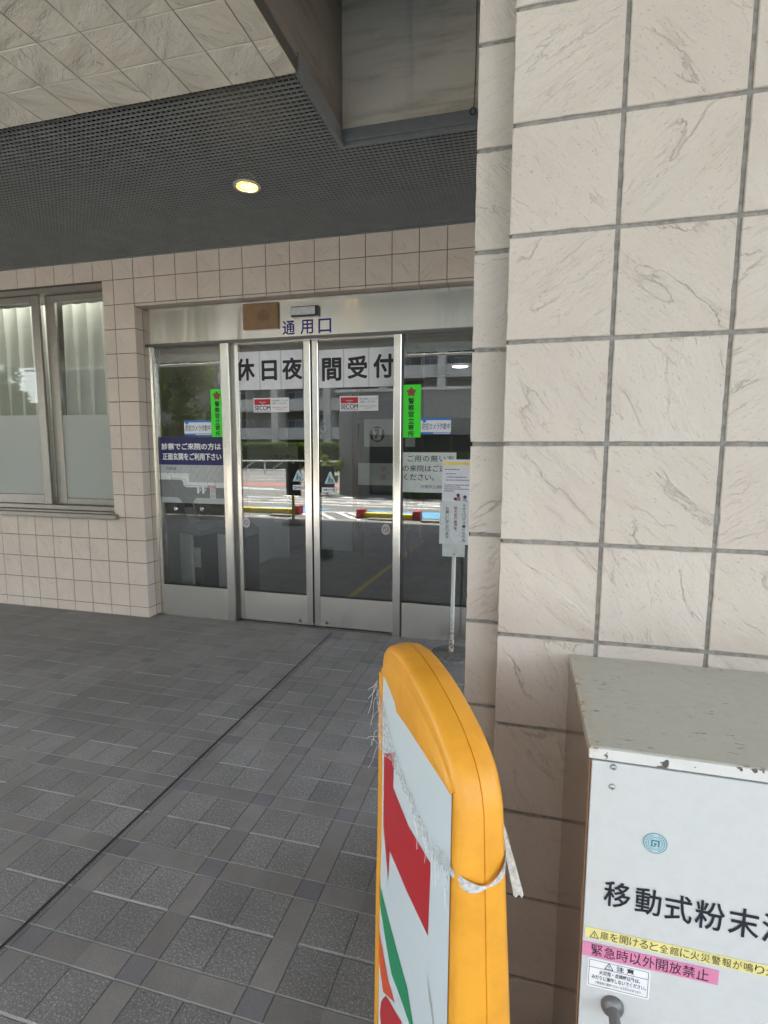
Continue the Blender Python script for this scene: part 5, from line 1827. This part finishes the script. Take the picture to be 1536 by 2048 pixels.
pt = thing('added_planter', 'long low trough of dark evergreens added at the kerb to hide the mirrored sunlit road', 'added_planter', (-8.3, -2.9, ZG))  # added to keep the sunlit road out of the left pane's reflection
mesh_obj('added_planter_box', MB().box(-10.5, -6.45, -3.2, -2.72, ZG, 0.22, 0.02), M_CONC, pt)
mb = MB()
for _ in range(3500):
    p = Vector((rg.uniform(-10.5, -6.4), rg.uniform(-3.15, -2.7), rg.uniform(0.18, 0.85)))
    a = Vector((rg.gauss(0, 1), rg.gauss(0, 1), rg.gauss(0, 1))).normalized()
    b = a.orthogonal().normalized()
    mb.quad(p - a * 0.06, p + b * 0.035, p + a * 0.06, p - b * 0.035)
mesh_obj('added_planter_leaves', mb, leaf_material('leaf_dark', (0.015, 0.03, 0.008, 1), (0.03, 0.05, 0.014, 1)), pt, fix=False)
blocker = thing('reflection_blocker', 'dark grey blocks added far left across the road to darken the window reflection', 'building', (-24, -18, ZG))  # added blocks that darken what the curtained window mirrors
M_BLOCKER = flat('blocker_wall', (0.16, 0.16, 0.15, 1), 0.8)
mesh_obj('upper_block', MB().box(-24.6, -18.6, -22, -16.2, ZG, 8.0), M_BLOCKER, blocker)
mesh_obj('low_block', MB().box(-38, -24.601, -22, -16.2, ZG, 4.0), M_BLOCKER, blocker)
mb = MB()
for z in (1.0, 3.4, 5.8):
    mb.box(-24.5, -18.7, -16.199, -16.1, z, z + 1.0)
mesh_obj('parapets', mb, flat('blocker_parapet', (0.26, 0.26, 0.245, 1), 0.8), blocker)


def wheel_stop(x, y, w, label, g_=None):
    t = thing('wheel_stop', label, 'wheel stop', (x, y, ZG), 'concrete wheel stops in the car park')
    mesh_obj('stop_body', MB().slabY([(x - w / 2, ZG + 0.001), (x + w / 2, ZG + 0.001), (x + w / 2 - 0.02, ZG + 0.12), (x - w / 2 + 0.02, ZG + 0.12)], y - 0.08, y + 0.08), M_CONC, t)


wheel_stop(-2.93, -2.78, 0.56, 'grey concrete wheel stop mirrored beside the right steel post')
wheel_stop(-1.75, -2.85, 0.62, 'grey concrete wheel stop mirrored under the visitor notice')
wheel_stop(-5.3, -2.9, 0.56, 'weathered concrete wheel stop mirrored in the left sliding door')


def barrier(x0, x1, y, label):
    t = thing('parking_barrier', label, 'barrier', ((x0 + x1) / 2, y, ZG), 'yellow and red parking barriers')
    mesh_obj('barrier_bar', MB().slabY([(x0 + 0.2, ZG + 0.01), (x1 - 0.2, ZG + 0.01), (x1 - 0.2, ZG + 0.12), (x0 + 0.2, ZG + 0.12)], y - 0.12, y + 0.12), M_ROADYEL, t)
    for e0 in (x0, x1 - 0.199):
        mesh_obj('barrier_end', MB().slabY([(e0, ZG + 0.005), (e0 + 0.199, ZG + 0.005), (e0 + 0.18, ZG + 0.2), (e0 + 0.02, ZG + 0.2)], y - 0.14, y + 0.14), flat('barrier_red', (0.45, 0.03, 0.04, 1), 0.5), t)


barrier(-3.75, -2.2, -3.75, 'yellow parking barrier with red ends mirrored in the right sliding door')
barrier(-7.4, -5.3, -4.0, 'yellow parking barrier with red ends mirrored in the left sliding door')
bsn = thing('board_stand', 'dark board on a yellow post with a round concrete base, by the kerb', 'sign', (-4.4, -1.53, 0))
mesh_obj('board', MB().box(-4.53, -4.24, -1.55, -1.52, 0.58, 1.21, 0.01), M_INK, bsn)
mesh_obj('board_edge', MB().box(-4.2395, -4.215, -1.55, -1.52, 0.58, 1.21), M_ROADYEL, bsn)
mesh_obj('post', MB().tube([(-4.39, -1.54, 0.1), (-4.39, -1.54, 0.6)], 0.03, 10), M_ROADYEL, bsn)
mesh_obj('base', MB().lathe([(0.0, 0.12), (0.1, 0.11), (0.22, 0.06), (0.25, 0.0)], -4.39, -1.54, 24), M_CONC, bsn, smooth=True)
bs2 = thing('board_stand', 'small dark board on a thin rod with a green block base', 'sign', (-2.62, 1.25, 0))
mesh_obj('board', MB().box(-2.74, -2.50, 1.24, 1.26, 0.90, 1.26, 0.008), flat('board_brown', (0.05, 0.04, 0.03, 1), 0.5), bs2)
mesh_obj('rod', MB().tube([(-2.70, 1.25, 0.12), (-2.70, 1.25, 0.92)], 0.008, 8), M_STEEL_D, bs2)
mesh_obj('base', MB().box(-2.80, -2.56, 1.14, 1.38, 0.001, 0.13, 0.02, 2), flat('green_base', (0.03, 0.10, 0.04, 1), 0.5), bs2)
